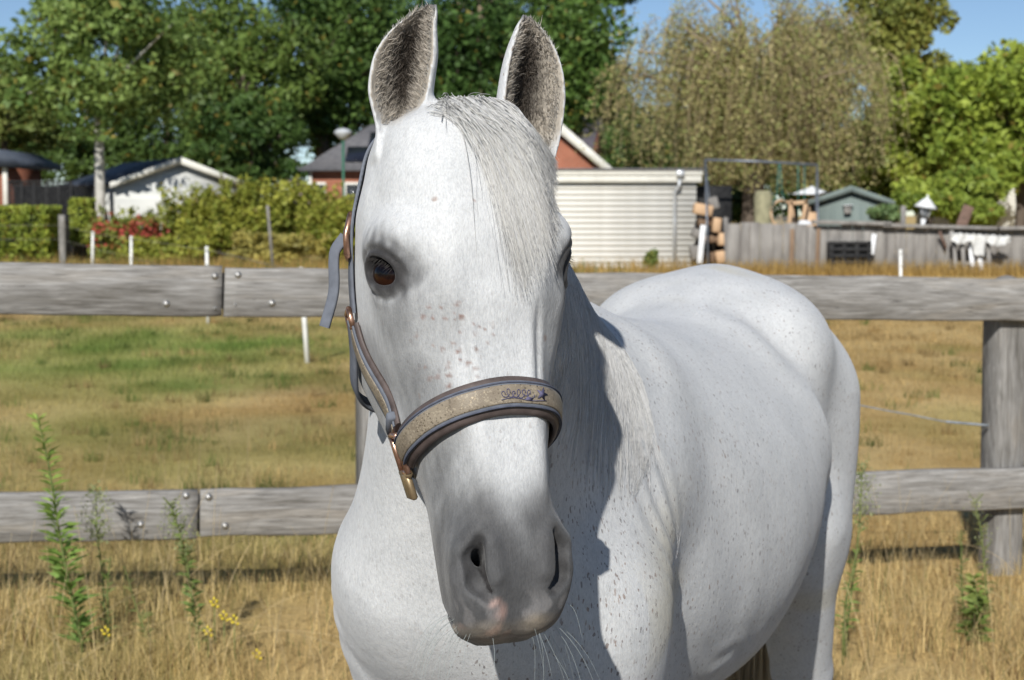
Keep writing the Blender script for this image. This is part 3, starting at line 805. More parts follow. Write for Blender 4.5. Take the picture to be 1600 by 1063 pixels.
strands('forelock', None, pa, RNG.uniform(.00022, .00045, n), np.full(n, .0001), M_HAIR, horse, white_tints(n, .74, .92, .06))
# tuft over the poll, behind the forelock
n = 700; a = RNG.uniform(-1, 1, n)
r0 = hpt(np.stack([a * .026 + .004, RNG.uniform(-.016, .004, n), RNG.uniform(-.065, -.030, n)], 1)); up = r0 + _z * RNG.uniform(.003, .008, (n, 1)) + np.array([0, -.006, 0])
pe = up + np.stack([RNG.normal(.006, .007, n) + a * .008, -RNG.uniform(.012, .035, n), -RNG.uniform(.002, .022, n)], 1)
pa = bez(r0, up, up + (pe - up) * .4 + _z * .002, pe, 7)
strands('poll_tuft', None, pa, np.full(n, .0006), np.full(n, .0002), M_HAIR, horse, white_tints(n, .50, .72, .06))
# mane: from the crest, hanging down the left side of the neck
n = 3600; t = RNG.uniform(0, 1, n)
t = t * .9; cr = np.array([(-.020, 1.66, 1.60), (-.035, 1.74, 1.575), (-.035, 1.84, 1.55), (-.008, 1.98, 1.48), (.035, 2.10, 1.43), (.072, 2.22, 1.39)])
tk = np.linspace(0, 1, len(cr)); c0 = np.stack([pchip(tk, cr[:, k], t) for k in range(3)], 1)
c0 = project(c0 + np.array([0, 0, .02]), .001, 3, NOPS)
ln = RNG.uniform(.10, .34, n)[:, None]
side = np.array([.30, -.05, 0.0]) * (.35 + .9 * t[:, None]); pm = c0 + side * .06 + _z * .012
p2 = c0 + side * .16 - _z * ln * .5 + RNG.normal(0, .006, (n, 3)); pe = c0 + side * .20 - _z * ln + np.array([0, -.03, 0]) + RNG.normal(0, .009, (n, 3))
pa = bez(c0, pm, p2, pe, 11)
pa = lift(pa, np.tile(RNG.uniform(.0003, .0025, (n, 1)), (1, 11)), NOPS)
strands('mane', None, pa, np.full(n, .00045), np.full(n, .00012), M_HAIR, horse, white_tints(n, .68, .88, .04))
# tail
n = 1500; dock = B(0, 1.60, 1.24); an = RNG.uniform(0, 6.28, n); rr = np.sqrt(RNG.uniform(0, 1, n)) * .030
r0 = dock + np.stack([np.cos(an) * rr, np.sin(an) * rr, RNG.uniform(-.20, .02, n)], 1)
e = r0 * 0 + B(0, 1.72, .30); sp = RNG.normal(0, .045, (n, 2)); e[:, 0] += sp[:, 0] + np.cos(an) * .035; e[:, 1] += sp[:, 1]; e[:, 2] += RNG.uniform(-.12, .25, n)
pa = bez(r0, r0 - BF * .10 - _z * .02, r0 * .4 + e * .6 - BF * .03, e, 9)
strands('tail', None, pa, np.full(n, .0016), np.full(n, .0006), M_HAIR, horse, np.clip(RNG.uniform(.75, 1.1, (n, 1)) * np.array([.78, .63, .40]), .05, .85))
# fur in the ears and along their rims
P0, P1, tint = [], [], []
for k, e in enumerate(EARS):
    n = 5200; w = RNG.beta(1.25, 1.5, n) * .93 + .03; a = RNG.uniform(-1, 1, n); rim = RNG.uniform(0, 1, n) < .30
    a = np.where(rim, np.sign(a) * RNG.uniform(.90, 1.0, n), a)
    p = e.surf(a, w) + e.y * .004
    inward = -np.sign(a)[:, None] * e.x
    L = RNG.uniform(.008, .017, n)[:, None] * np.where(w < .35, 1.25, 1.0)[:, None]
    d = inward * (.55 * np.abs(a)[:, None]) + e.y * .45 + e.z * (.65 - .2 * w[:, None]) + RNG.normal(0, .22, (n, 3))
    d = np.where(rim[:, None], inward * RNG.uniform(-.15, .6, (n, 1)) + e.y * .35 + e.z * .75 + RNG.normal(0, .18, (n, 3)), d)
    d /= np.linalg.norm(d, axis=1, keepdims=True)
    P0.append(p); P1.append(p + d * L)
    core = (1 - sst(.18, .80, np.abs(a + .12 * (1 if k == 0 else -1)))) * sst(.12, .32, w) * (1 - sst(.72, .95, w)) * RNG.uniform(.75, 1, n)
    c = np.array([.64, .58, .50]) * (1 - core[:, None]) + np.array([.085, .066, .052]) * core[:, None]
    L = np.where(rim[:, None], L * .48, L * .8); P1[-1] = p + d * L
    c = np.where(rim[:, None], np.array([.56, .54, .50]), c) * RNG.uniform(.65, 1.2, (n, 1))
    c = np.where((w > .95)[:, None], .08, c); tint.append(c)
P0, P1, tint = map(np.concatenate, (P0, P1, tint))
mid = (P0 + P1) / 2 + RNG.normal(0, .0007, P0.shape)
strands('ear_fur', None, np.stack([P0, mid, P1], 1), np.full(len(P0), .00045), np.full(len(P0), .0001), mat_tint('ear_fur', .7, .15, .2), horse, np.clip(tint, .01, .8))
# whiskers on muzzle and chin
n = 44; sg = RNG.choice([-1, 1], n); uu = sg * RNG.uniform(.018, .050, n); ss = RNG.uniform(.480, .508, n); vv = RNG.uniform(-.12, -.045, n)
r0 = project(hpt(np.stack([uu, ss, vv], 1)), .0, 6, HOPS); g = grad(r0, .003, HOPS)
L = RNG.uniform(.02, .085, n)[:, None]
d = g * .8 + HA * .55 + RNG.normal(0, .25, (n, 3)); d /= np.linalg.norm(d, axis=1, keepdims=True)
pe = r0 + d * L + np.array([0, 0, -1]) * L * .35; pa = bez(r0, r0 + g * L * .4, r0 + d * L * .75, pe, 8)
strands('whiskers', None, pa, np.full(n, .00019), np.full(n, .00008), M_HAIR, horse, np.tile([.50, .55, .53], (n, 1)))
bpy.data.objects['whiskers']['kind'] = 'stuff'
# ------------------------------------------------------------------ halter
def mat_webbing(name, c0, c1):
    N = NT(name, .85, .2); co = N.coord('Object'); w = N.n('TexWave'); w.inputs['Scale'].default_value = 330; w.inputs['Distortion'].default_value = 1.5
    N.l(co, w.inputs['Vector']); f = N.noise(co, 90, 4)
    N.color(N.mix(.5, N.ramp(f, [(.3, c0), (.7, c1)]), N.ramp(w.outputs['Fac'], [(0, c0), (1, c1)]))); N.bump(w.outputs['Fac'], .4, .0012); return N.m
M_WEB = mat_webbing('grey_webbing', (.10, .11, .13), (.19, .205, .24))
M_PAD = mat_noise('brown_leather_pad', (.055, .042, .038), (.11, .085, .078), 60, .55, .35, .25, .002)
N = NT('glitter_band', .55, .4); co = N.coord('Object'); gl = N.n('TexVoronoi'); gl.inputs['Scale'].default_value = 620; N.l(co, gl.inputs['Vector'])
sp_ = N.n('SeparateColor'); N.l(gl.outputs['Color'], sp_.inputs[0])
N.color(N.mix(N.math('MULTIPLY', N.math('GREATER_THAN', sp_.outputs[0], .86), .28), N.ramp(N.noise(co, 40, 3), [(.3, (.185, .150, .110)), (.7, (.28, .235, .175))]), (.50, .43, .31)))
N.l(N.math('MULTIPLY', N.math('GREATER_THAN', sp_.outputs[1], .9), .75), N.b.inputs['Metallic']); N.bump(sp_.outputs[2], .5, .0015)
M_GLIT = N.m
N = NT('rose_gold_metal', .34, .5); N.color(N.ramp(N.noise(N.coord(), 70, 4), [(.35, (.30, .17, .11)), (.65, (.72, .43, .31))])); N.b.inputs['Metallic'].default_value = .9
N.bump(N.noise(N.coord(), 80, 3), .15, .002); M_CU = N.m
M_BRASS = mat_noise('tarnished_brass', (.26, .19, .11), (.42, .31, .18), 50, .42, .5, .1, .002, metal=.7)
M_INK = mat_noise('navy_thread', (.06, .06, .12), (.13, .12, .19), 200, .8, .2, .2, .001)
M_BLUE = mat_noise('blue_trim', (.06, .066, .09), (.10, .11, .15), 120, .8, .2, .2, .001)
HOPS2 = HOPS
def crom(pts, n):
    pts = np.asarray(pts, float); d = np.concatenate([[0], np.cumsum(np.linalg.norm(np.diff(pts, axis=0), axis=1))]); q = np.linspace(0, d[-1], n)
    return np.stack([pchip(d, pts[:, k], q) for k in range(3)], 1)
def smooth_rows(A, n=3):
    for _ in range(n): A[1:-1] = (A[:-2] + 2*A[1:-1] + A[2:]) / 4
    return A
def strap_frame(pts_h, n=60, off=.003, ops=None, world=False, iters=7):
    P = crom(np.array(pts_h) if world else hpt(np.array(pts_h)), n)
    P = smooth_rows(project(P, off, iters, ops or HOPS2), 14)
    G = smooth_rows(grad(P, .008, ops or HOPS2), 14); T = np.gradient(P, axis=0); T /= np.linalg.norm(T, axis=1, keepdims=True)
    G -= (G*T).sum(1)[:, None]*T; G /= np.linalg.norm(G, axis=1, keepdims=True)
    return P, T, G, np.cross(T, G)
def band(name, fr, width, thick, mat, parent, shift=0.0, lift_=0.0, puff=0.0, taper=None):
    P, T, G, S = fr; n = len(P); w = np.broadcast_to(np.asarray(width, float), n)
    prof = [(-.5, 0), (-.5, .6), (-.42, .95), (-.2, 1.0), (.2, 1.0), (.42, .95), (.5, .6), (.5, 0)]
    V = np.concatenate([[P + S*(shift + a*w[:, None]) + G*(lift_ + thick*b + puff*(1 - (2*a)**2)*(b > .5))] for a, b in prof]).transpose(1, 0, 2).reshape(-1, 3)
    k = len(prof); fs = [[i*k+j, (i+1)*k+j, (i+1)*k+(j+1) % k, i*k+(j+1) % k] for i in range(n-1) for j in range(k)]
    mb = MB(); mb.put(V, fs); mb.put(V[:k], [list(range(k))[::-1]]); mb.put(V[-k:], [list(range(k))]); return mb.build(name, mat, parent, True)
halter = empty('halter', H(0, .2, 0), 'grey webbing halter with glittering tan bands and copper fittings on the horse head', 'halter')
# noseband: over the nose from ring to ring
ring_h = (.0615, .322, -.112)
nb = [(-ring_h[0], .322, -.105), (-.058, .312, -.080), (-.050, .300, -.045), (-.032, .291, -.012), (0, .287, .0), (.032, .291, -.012), (.050, .300, -.045), (.058, .312, -.080), (ring_h[0], .322, -.105)]
fr = strap_frame(nb, 90, .0028)
pad = band('noseband_padding', fr, .037, .004, M_PAD, halter, 0, .0, .003)
web = band('noseband', fr, .0255, .0022, M_WEB, halter, -.001, .0058)
glit = band('glitter_strip', fr, .0180, .0016, M_GLIT, web, -.001, .0073)
P, T, G, S = fr
# embroidered scroll and star on the front of the band
i0 = 51
def on_band(x, y, h=.0095):
    i = np.clip(i0 + x / .0035, 0, 88); k = int(i); f = i - k
    L = lambda A: A[k]*(1-f) + A[k+1]*f
    return L(P) + L(S)*(-.001 - y) + L(G)*h
mb = MB()
scroll = []
for j in range(6):
    x0 = -.034 + j*.0055; t_ = np.linspace(0, 2*math.pi, 12)
    mb.tube([on_band(x0 + .0028*math.cos(a) + .0007*a, .0042*math.sin(a)*(.7 + .3*(j % 2)) + .0008*math.sin(j*2)) for a in t_], .00040, 5)
mb.tube([on_band(-.036 + .05*q, -.0052 + .0012*math.sin(q*7)) for q in np.linspace(0, 1, 16)], .0004, 5)
mb.build('embroidered_script', M_INK, web)
mb = MB(); cx, cy = .009, .0012
st_pts = [on_band(cx + (.0068 if i % 2 == 0 else .0026)*math.sin(i*math.pi/5 + .2), cy + (.0068 if i % 2 == 0 else .0026)*math.cos(i*math.pi/5 + .2), .0093) for i in range(10)]
mb.prism(st_pts, G[i0 + 2]*.0008); mb.build('embroidered_star', M_INK, web)
mb = MB(); mb.prism([on_band(-.006 + x, -.005 + y, .0093) for x, y in ((-.004, -.0012), (.003, -.0015), (.005, .0012), (-.001, .0022))], G[i0]*.0008); mb.build('embroidered_leaf', M_INK, web)
for sh in (-.0122, .0108):
    band('edge_piping', fr, .0016, .0016, M_BLUE, web, sh, .0072)
# chin strap under the jaw
ch = [(-.060, .330, -.118), (-.052, .338, -.150), (-.025, .340, -.172), (0, .340, -.176), (.025, .340, -.172), (.052, .338, -.150), (.060, .330, -.118)]
band('chin_strap', strap_frame(ch, 40, .002), .020, .003, M_WEB, halter)
for sg in (-1, 1):
    # square ring joining noseband, cheek piece and chin strap
    fr1 = strap_frame([(sg*.0600, .300, -.115), (sg*.0600, .322, -.119), (sg*.058, .350, -.123)], 12, .008)
    P1, T1, G1, S1 = fr1; c = P1[5]; t, s_, g = T1[5], S1[5], G1[5]
    mb = MB(); hw, hh = .0150, .0195
    cs = [c + s_*a*hw + t*b*hh for a, b in ((-1, -1), (1, -1), (1, 1), (-1, 1))]
    for i in range(4):
        mb.tube([cs[i], cs[i]*.5 + cs[(i+1) % 4]*.5, cs[(i+1) % 4]], .0034, 8)
    mb.build('ring', M_CU, halter, True)
    keep_ = [cs[i]*.5 + cs[(i+1) % 4]*.5 for i in range(4)]
    mb = MB(); mb.tube([cs[2] + s_*.001, cs[2]*.5 + cs[3]*.5 + t*.004, cs[3] - s_*.001], .0042, 8); mb.box(cs[2]*.5+cs[3]*.5 + t*.014 + g*.001, (.027, .027, .007), np.stack([s_, t, g], 1), .002)
    mb.build('leather_tab', M_BRASS, halter, True)
    # cheek piece: padding, webbing, tan strip, keeper loop
    ck = [(sg*.067, .302, -.116), (sg*.070, .285, -.125), (sg*.075, .252, -.145), (sg*.080, .215, -.165), (sg*.084, .186, -.170)]
    f2 = strap_frame(ck, 50, .001)
    band('cheek_padding', f2, .035, .004, M_PAD, halter, 0, 0, .002)
    w2 = band('cheek_strap', f2, .027, .0022, M_WEB, halter, .0, .0052)
    band('glitter_strip', f2, .0165, .0015, M_GLIT, w2, .0, .0068)
    Pk, Tk, Gk, Sk = [A[4] for A in f2]
    MB().box(Pk + Gk*.0065, (.010, .034, .010), np.stack([Tk, Sk, Gk], 1), .002).build('keeper_loop', M_WEB, halter)
    # upper rectangular ring
    Pu, Tu, Gu, Su = [A[-1] for A in f2]; cu = Pu + Tu*.008 + Gu*.006; mb = MB()
    cs = [cu + Su*a*.0115 + Tu*b*.0095 for a, b in ((-1, -1), (1, -1), (1, 1), (-1, 1))]
    for i in range(4): mb.tube([cs[i], cs[i]*.5 + cs[(i+1) % 4]*.5, cs[(i+1) % 4]], .0030, 8)
    mb.build('upper_ring', M_CU, halter, True)
    # crown piece up behind the ears
    crn = [(sg*.088, .172, -.165), (sg*.0915, .130, -.155), (sg*.0920, .085, -.138), (sg*.084, .040, -.135), (sg*.064, .002, -.136), (sg*.035, -.016, -.128)]
    band('crown_strap', strap_frame(crn, 60, .0015, NOPS), .022, .003, M_WEB, halter, 0, .0005)
    # throat strap round the back of the jaw
    th = [(sg*.088, .182, -.170), (sg*.083, .215, -.195), (sg*.077, .240, -.220), (sg*.060, .255, -.245), (sg*.03, .262, -.262), (0, .264, -.266)]
    Pt = crom(hpt(np.array(th)), 40); Pt[:, 0] += -sg*0
    d = sdf(Pt, HOPS2); g = grad(Pt, .003, HOPS2); Pt = Pt - g*np.minimum(d - .006, 0)[:, None]
    Pt = smooth_rows(Pt, 6); Tt = np.gradient(Pt, axis=0); Tt /= np.linalg.norm(Tt, axis=1, keepdims=True); gt = smooth_rows(grad(Pt, .01, HOPS2), 8); gt -= (gt*Tt).sum(1)[:, None]*Tt; gt /= np.linalg.norm(gt, axis=1, keepdims=True)
    band('throat_strap', (Pt, Tt, gt, np.cross(Tt, gt)), .017, .004, M_WEB, halter)
# buckle and hanging strap end on the horse's right cheek
bk = [(-.0925, .128, -.150), (-.0905, .098, -.147), (-.086, .070, -.143)]
fb = strap_frame(bk, 14, .0055, NOPS); Pb, Tb, Gb, Sb = [A[7] for A in fb]
mb = MB(); cs = [Pb + Sb*a*.0155 + Tb*b*.021 + Gb*.004*(1-abs(b)) for a, b in ((-1, -1), (1, -1), (1, 1), (-1, 1))]
for i in range(4): mb.tube([cs[i], cs[i]*.5 + cs[(i+1) % 4]*.5 + Gb*(.003 if i % 2 else 0), cs[(i+1) % 4]], .0032, 8)
mb.tube([Pb - Tb*.021, Pb + Gb*.005, Pb + Tb*.021], .0021, 8)
mb.build('buckle', M_CU, halter, True)
e0 = Pb + Gb*.004; wv = [e0, e0 + Gb*.011 - _z*.018, e0 + Gb*.012 - _z*.055, e0 + Gb*.020 + np.array([-.002, 0, -.095])]
Pw = crom(np.array(wv), 24); Tw = np.gradient(Pw, axis=0); Tw /= np.linalg.norm(Tw, axis=1, keepdims=True); Gw = np.tile(nrm(Gb*.35 + np.array([-.25, -1, 0])), (24, 1)); Gw -= (Gw*Tw).sum(1)[:, None]*Tw; Gw /= np.linalg.norm(Gw, axis=1, keepdims=True)
band('strap_end', (Pw, Tw, Gw, np.cross(Tw, Gw)), .0125, .0035, M_WEB, halter)
# ------------------------------------------------------------------ ground
def green_amount(x, y):
    P = np.stack([x * 1.0, y * .55, x * 0], 1)
    g = .13 + .20 * vnoise(P, 1.3, 41) + .16 * vnoise(P, 4.5, 42)
    g = g + .55 * np.exp(-(((x + 4.2) / 3.4)**2 + ((y - 18.5) / 3.2)**2)) + .35 * np.exp(-(((x + 5.5) / 3)**2 + ((y - 14.5) / 1.6)**2))
    g = g + .14 * np.exp(-(((x + 3) / 3.5)**2 + ((y - 10.3) / 1.5)**2)) + .07 * (x < -.5)
    g = g - .20 * sst(.5, 2.5, x) - .25 * np.exp(-((y - 6.0) / 1.6)**2)
    return np.clip(g, 0, 1)
def field_tint(x, y, seed=0):
    g = green_amount(x, y)[:, None]; P = np.stack([x, y, x * 0], 1)
    b = (.5 + .5 * np.clip(vnoise(P, 3.2, 44) + .5 * vnoise(P, 11, 45), -1, 1))[:, None]
    straw = np.array([.50, .34, .135]) * (1 - b) + np.array([.65, .475, .215]) * b
    straw = straw * (1 - .25 * sst(.3, .8, vnoise(P, 1.7, 46))[:, None])
    grn = np.array([.16, .26, .05]) * (1 - b) + np.array([.32, .38, .10]) * b
    low_bounce = ((1 - sst(3.4, 4.5, y)) * (1 - sst(2.5, 5, np.abs(x))))[:, None]      # out-of-view ground darkened to cut warm bounce onto the horse
    return (straw * (1 - g) + grn * g) * (1 - low_bounce) + np.array([.17, .135, .10]) * low_bounce
gx = np.concatenate([-np.geomspace(900, 14, 24), np.linspace(-13, 13, 150), np.geomspace(14, 900, 24)])
gy = np.concatenate([np.linspace(-30, 3, 14), np.linspace(3.2, 30, 190), np.geomspace(30.5, 1800, 40)])
XX, YY = np.meshgrid(gx, gy, indexing='ij'); V = np.stack([XX, YY, ground_z(XX, YY)], -1).reshape(-1, 3)
nx, ny = len(gx), len(gy); I = np.arange(nx * ny).reshape(nx, ny)
Fq = np.stack([I[:-1, :-1], I[1:, :-1], I[1:, 1:], I[:-1, 1:]], -1).reshape(-1, 4)
N = NT('dry_pasture', .95, .1); vc = N.n('VertexColor', layer_name='tint').outputs[0]; co = N.coord()
f1, f2 = N.noise(co, 9, 6, .65), N.noise(co, 55, 5, .7)
c = N.mix(1, vc, N.ramp(f1, [(.25, (.76, .74, .70)), (.55, (1, 1, 1)), (.85, (1.0, .98, .9))]), 'MULTIPLY')
c = N.mix(1, c, N.ramp(f2, [(.3, (.70, .68, .65)), (.55, (1, 1, 1))]), 'MULTIPLY'); N.color(c)
N.bump(N.math('ADD', f1, f2), .6, .04)
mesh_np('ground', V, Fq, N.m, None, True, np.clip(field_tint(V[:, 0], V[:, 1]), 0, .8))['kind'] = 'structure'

# ------------------------------------------------------------------ grass
def blades(x, y, z, L, w, lean, tint, segs=2):
    n = len(x); a = RNG.uniform(0, 6.283, n); d = np.stack([np.cos(a), np.sin(a), a * 0], 1); p = np.stack([-d[:, 1], d[:, 0], a * 0], 1)
    # face the width roughly anywhere; bend outwards along d
    root = np.stack([x, y, z], 1); rows = []
    for k in range(segs + 1):
        t = k / segs; h = L * t * np.sqrt(np.clip(1 - (lean * t)**2 * .6, .06, 1)); o = L * lean * t * t
        c = root + d * o[:, None]; c[:, 2] += h
        ww = (w * (1 - t * .92) * .5)[:, None]
        rows += [c - p * ww, c + p * ww] if k < segs else [c]
    m = len(rows); V = np.stack(rows, 1).reshape(-1, 3); b = np.arange(n)[:, None] * m
    q = [b + np.array([[2*k, 2*k+1, 2*k+3, 2*k+2]]) for k in range(segs - 1)]
    t3 = b + np.array([[2*segs-2, 2*segs-1, 2*segs]])
    return V, ([np.concatenate(q)] if q else []) + [t3], np.repeat(tint, m, 0)
M_GRASS = mat_tint('grass_blades', .8, .15, .5)
fl0, fl1 = at(0, 450, 5.5), at(1600, 468, 6.6)
def fence_y(x): return fl0[1] + (x - fl0[0]) * (fl1[1] - fl0[1]) / (fl1[0] - fl0[0])
# long straw grass along the fence
n = 52000; y = RNG.uniform(4.3, 7.9, n); x = RNG.uniform(-.42, .42, n) * (y + .6) * 1.05
off = y - fence_y(x); keep = RNG.uniform(0, 1, n) < np.clip(1.25 - np.maximum(off - .5, 0) / 1.4 - np.maximum(-off - 1.4, 0) * .4, .08, 1)
cl = vnoise(np.stack([x, y, x*0], 1), 7, 51); keep &= RNG.uniform(-1.6, 1, n) < cl + .35
x, y, off, cl = x[keep], y[keep], off[keep], cl[keep]; n = len(x)
L = RNG.gamma(4, .0165, n) * (1 + .5 * np.clip(cl, -1, 1)) + .045; L = np.clip(L, .04, .34) * np.where(off > .9, .6, 1)
tint = field_tint(x, y) * .3 + np.array([.82, .635, .32]) * .78; tint *= RNG.uniform(.5, 1.25, (n, 1)) * np.array([1, RNG.uniform(.95, 1.05), 1])
gsel = RNG.uniform(0, 1, n) < .10; tint[gsel] = np.array([.13, .17, .05]) * RNG.uniform(.6, 1.3, (gsel.sum(), 1))
bs = RNG.uniform(0, 1, n) < .10; tint[bs] = np.array([.20, .12, .06]) * RNG.uniform(.6, 1.2, (bs.sum(), 1))
V, Fs, C = blades(x, y, ground_z(x, y) - .01, L, RNG.uniform(.0018, .0042, n), RNG.uniform(.15, 1.25, n), tint, 3)
mesh_np('long_dry_grass', V, Fs, M_GRASS, None, False, C)
tag(bpy.data.objects['long_dry_grass'], 'long straw-coloured dry grass along the foot of the wooden fence', 'grass', None, 'stuff')
# taller bleached stalks and fallen stems
n = 420; y = RNG.uniform(4.5, 6.9, n); x = RNG.uniform(-.40, .40, n) * (y + .5); z = ground_z(x, y)
ln = RNG.uniform(.25, .62, n); an = RNG.uniform(0, 6.283, n); le = np.where(RNG.uniform(0, 1, n) < .45, RNG.uniform(.8, 1.5, n), RNG.uniform(.05, .5, n))
r0 = np.stack([x, y, z - .02], 1); d = np.stack([np.cos(an) * np.sin(le), np.sin(an) * np.sin(le), np.cos(le)], 1)
pe = r0 + d * ln[:, None] + np.array([0, 0, .03]); pm = r0 + (np.array([0, 0, 1]) * .5 + d * .3) * ln[:, None] * .6
pa = np.stack([r0*(1-t)**2 + 2*pm*t*(1-t) + pe*t*t for t in np.linspace(0, 1, 7)], 1)
o = strands('straw_stalks', None, pa, np.full(n, .0012), np.full(n, .0005), mat_tint('straw_stalk', .7, .2, .2), None, np.array([.66, .52, .29]) * RNG.uniform(.6, 1.15, (n, 1)))
tag(o, 'bleached straw stalks standing and fallen among the long grass', 'grass', None, 'stuff')
# grazed pasture
n = 190000; y = 6.2 * (30 / 6.2)**(RNG.uniform(0, 1, n)**.80); x = RNG.uniform(-.43, .43, n) * (y + .5)
cl = vnoise(np.stack([x, y, x*0], 1), 5, 52); keep = RNG.uniform(-1.5, 1, n) < cl + .3; x, y = x[keep], y[keep]; n = len(x)
g = green_amount(x, y); tint = field_tint(x, y) * RNG.uniform(.45, 1.25, (n, 1))
L = RNG.uniform(.02, .055, n) * (1 + .5 * g) * np.clip(y / 12, .9, 1.5); w = .0035 * np.clip(y / 8, .9, 3.0)
V, Fs, C = blades(x, y, ground_z(x, y) - .005, L, w * RNG.uniform(.7, 1.3, n), RNG.uniform(.2, .9, n), tint, 1)
tag(mesh_np('pasture_grass', V, Fs, M_GRASS, None, False, C), 'short grazed grass of the pasture, tan with green patches', 'grass', None, 'stuff')
# coarse ungrazed tufts
nt = 620; ty = 6.8 * (27 / 6.8)**RNG.uniform(0, 1, nt); tx = RNG.uniform(-.42, .42, nt) * ty; k = np.repeat(np.arange(nt), 34); n = len(k)
sp_t = RNG.uniform(.03, .11, nt)[k]; x = tx[k] + RNG.normal(0, 1, n) * sp_t; y = ty[k] + RNG.normal(0, 1, n) * sp_t
tone = RNG.uniform(.45, 1.15, (nt, 1))[k] * RNG.uniform(.75, 1.2, (n, 1)); gt = (RNG.uniform(0, 1, nt) < .35 + .4 * green_amount(tx, ty))[k]
tint = np.where(gt[:, None], np.array([.17, .23, .06]), np.array([.56, .40, .18])) * tone
V, Fs, C = blades(x, y, ground_z(x, y) - .005, RNG.uniform(.05, .15, n), .004 * np.clip(y / 8, .9, 2.6), RNG.uniform(.3, 1.1, n), tint, 2)
tag(mesh_np('grass_tufts', V, Fs, M_GRASS, None, False, C), 'coarse ungrazed grass tufts scattered over the pasture', 'grass', None, 'stuff')
# rough grass at the far edge of the pasture
n = 16000; x = RNG.uniform(-17, 17, n); y = RNG.uniform(39.4, 47.5, n); y = np.where(x > 5, np.minimum(y, RNG.uniform(38.8, 40.6, n)), y)
L = RNG.uniform(.12, .5, n); tint = np.array([.52, .36, .13]) * RNG.uniform(.6, 1.2, (n, 1)); gs = (RNG.uniform(0, 1, n) < .25) & (x < 3); tint[gs] = np.array([.16, .19, .05]) * RNG.uniform(.7, 1.2, (gs.sum(), 1))
V, Fs, C = blades(x, y, ground_z(x, y), L, RNG.uniform(.012, .03, n), RNG.uniform(.2, .8, n), tint, 2)
tag(mesh_np('rough_far_grass', V, Fs, M_GRASS, None, False, C), 'tall orange dry grass below the sheds across the field', 'grass', None, 'stuff')

# ------------------------------------------------------------------ wooden fence
N = NT('weathered_oak', .85, .2); co = N.coord('UV')
def wood_mat(name, tone=1.0, warm=0.0):
    N = NT(name, .86, .18); a = N.n('Attribute', attribute_name='grain').outputs['Vector']
    mp = N.n('Mapping'); mp.inputs['Scale'].default_value = (3.2, 62, 26); N.l(a, mp.inputs[0])
    mp2 = N.n('Mapping'); mp2.inputs['Scale'].default_value = (1.2, 9, 9); N.l(a, mp2.inputs[0])
    mp3 = N.n('Mapping'); mp3.inputs['Scale'].default_value = (8, 130, 60); N.l(a, mp3.inputs[0])
    fine = N.noise(mp.outputs[0], 2.2, 8, .65, .6); big = N.noise(mp2.outputs[0], 1.6, 4, .6, .8); crack = N.noise(mp3.outputs[0], 1.1, 5, .6, .4)
    c = N.ramp(fine, [(.30, (.125*tone, .118*tone, .108*tone)), (.46, (.235*tone, .225*tone, .21*tone)), (.58, (.31*tone, .30*tone, .285*tone)), (.72, (.44*tone, .43*tone, .41*tone))])
    c = N.mix(1, c, N.ramp(big, [(.3, (.55, .53, .50)), (.5, (.95, .95, .95)), (.75, (1.0, .95 - warm, .88 - warm*2))]), 'MULTIPLY')
    ck = N.ramp(crack, [(.30, (1, 1, 1)), (.36, (0, 0, 0))])
    c = N.mix(N.math('MULTIPLY', ck, .75), c, (.05, .045, .04)); N.color(c)
    N.bump(N.math('SUBTRACT', fine, N.math('MULTIPLY', ck, .8)), .55, .004); return N.m
M_OAK = wood_mat('weathered_oak_rail', 1.0); M_OAK2 = wood_mat('weathered_oak_post', .86, .02)
def plank(name, a, b, w, t, mat, parent, seed=0, up=(0, 0, 1), wav=.004, segs=44, ends=(0, 0)):
    """sawn board with rounded, uneven edges; the board's own length/height/depth kept for the grain"""
    r = np.random.default_rng(seed); a = np.asarray(a, float); b = np.asarray(b, float); d = b - a; L = np.linalg.norm(d); X = d / L
    up = np.asarray(up, float); Yv = np.cross(up, X); Yv /= np.linalg.norm(Yv); Z = np.cross(X, Yv)
    bv = min(.007, t*.2); prof = [(-.5, -.5+bv/w), (-.5+bv/t, -.5), (.5-bv/t, -.5), (.5, -.5+bv/w), (.5, 0), (.5, .5-bv/w), (.5-bv/t, .5), (-.5+bv/t, .5), (-.5, .5-bv/w), (-.5, 0)]
    k = len(prof); xs = np.linspace(0, L, segs + 1); V = []; Gd = []
    def wob(): 
        q = r.normal(0, 1, segs + 1); q = np.convolve(np.pad(q, 6, mode='edge'), np.hanning(9)/4, 'same')[6:-6]; return q * wav
    top, bot, fr_ = wob(), wob(), wob() * .4
    for i, x in enumerate(xs):
        for j, (py, pz) in enumerate(prof):
            e = (ends[0] if i == 0 else ends[1] if i == segs else 0) * pz
            y = py * t + fr_[i]; z = pz * w + (top[i] if pz > .3 else bot[i] if pz < -.3 else 0)
            V.append(a + X * (x + e) + Yv * y + Z * z); Gd.append((x + seed * 3.7, z + seed * 1.3, y))
    fs = [[i*k+j, i*k+(j+1) % k, (i+1)*k+(j+1) % k, (i+1)*k+j] for i in range(segs) for j in range(k)]
    V = np.array(V); me = mesh_np(name, V, [np.array(fs), np.array([list(range(k))[::-1], [segs*k+j for j in range(k)]])], mat, None, False, None, False)
    me.attributes.new('grain', 'FLOAT_VECTOR', 'POINT').data.foreach_set('vector', np.array(Gd, np.float32).ravel())
    return link_mesh(name, me, parent)
fdir = nrm((fl1 - fl0) * np.array([1, 1, 0])); fnorm = np.array([fdir[1], -fdir[0], 0])       # fnorm towards the camera
def fpt(px, py):
    """point of the fence's front plane seen at photo pixel (px, py)"""
    o = np.array([0, 0, 1.5]); d = at(px, py, 1.0) - o; t = ((fl0 - o) @ fnorm) / (d @ fnorm); return o + d * t
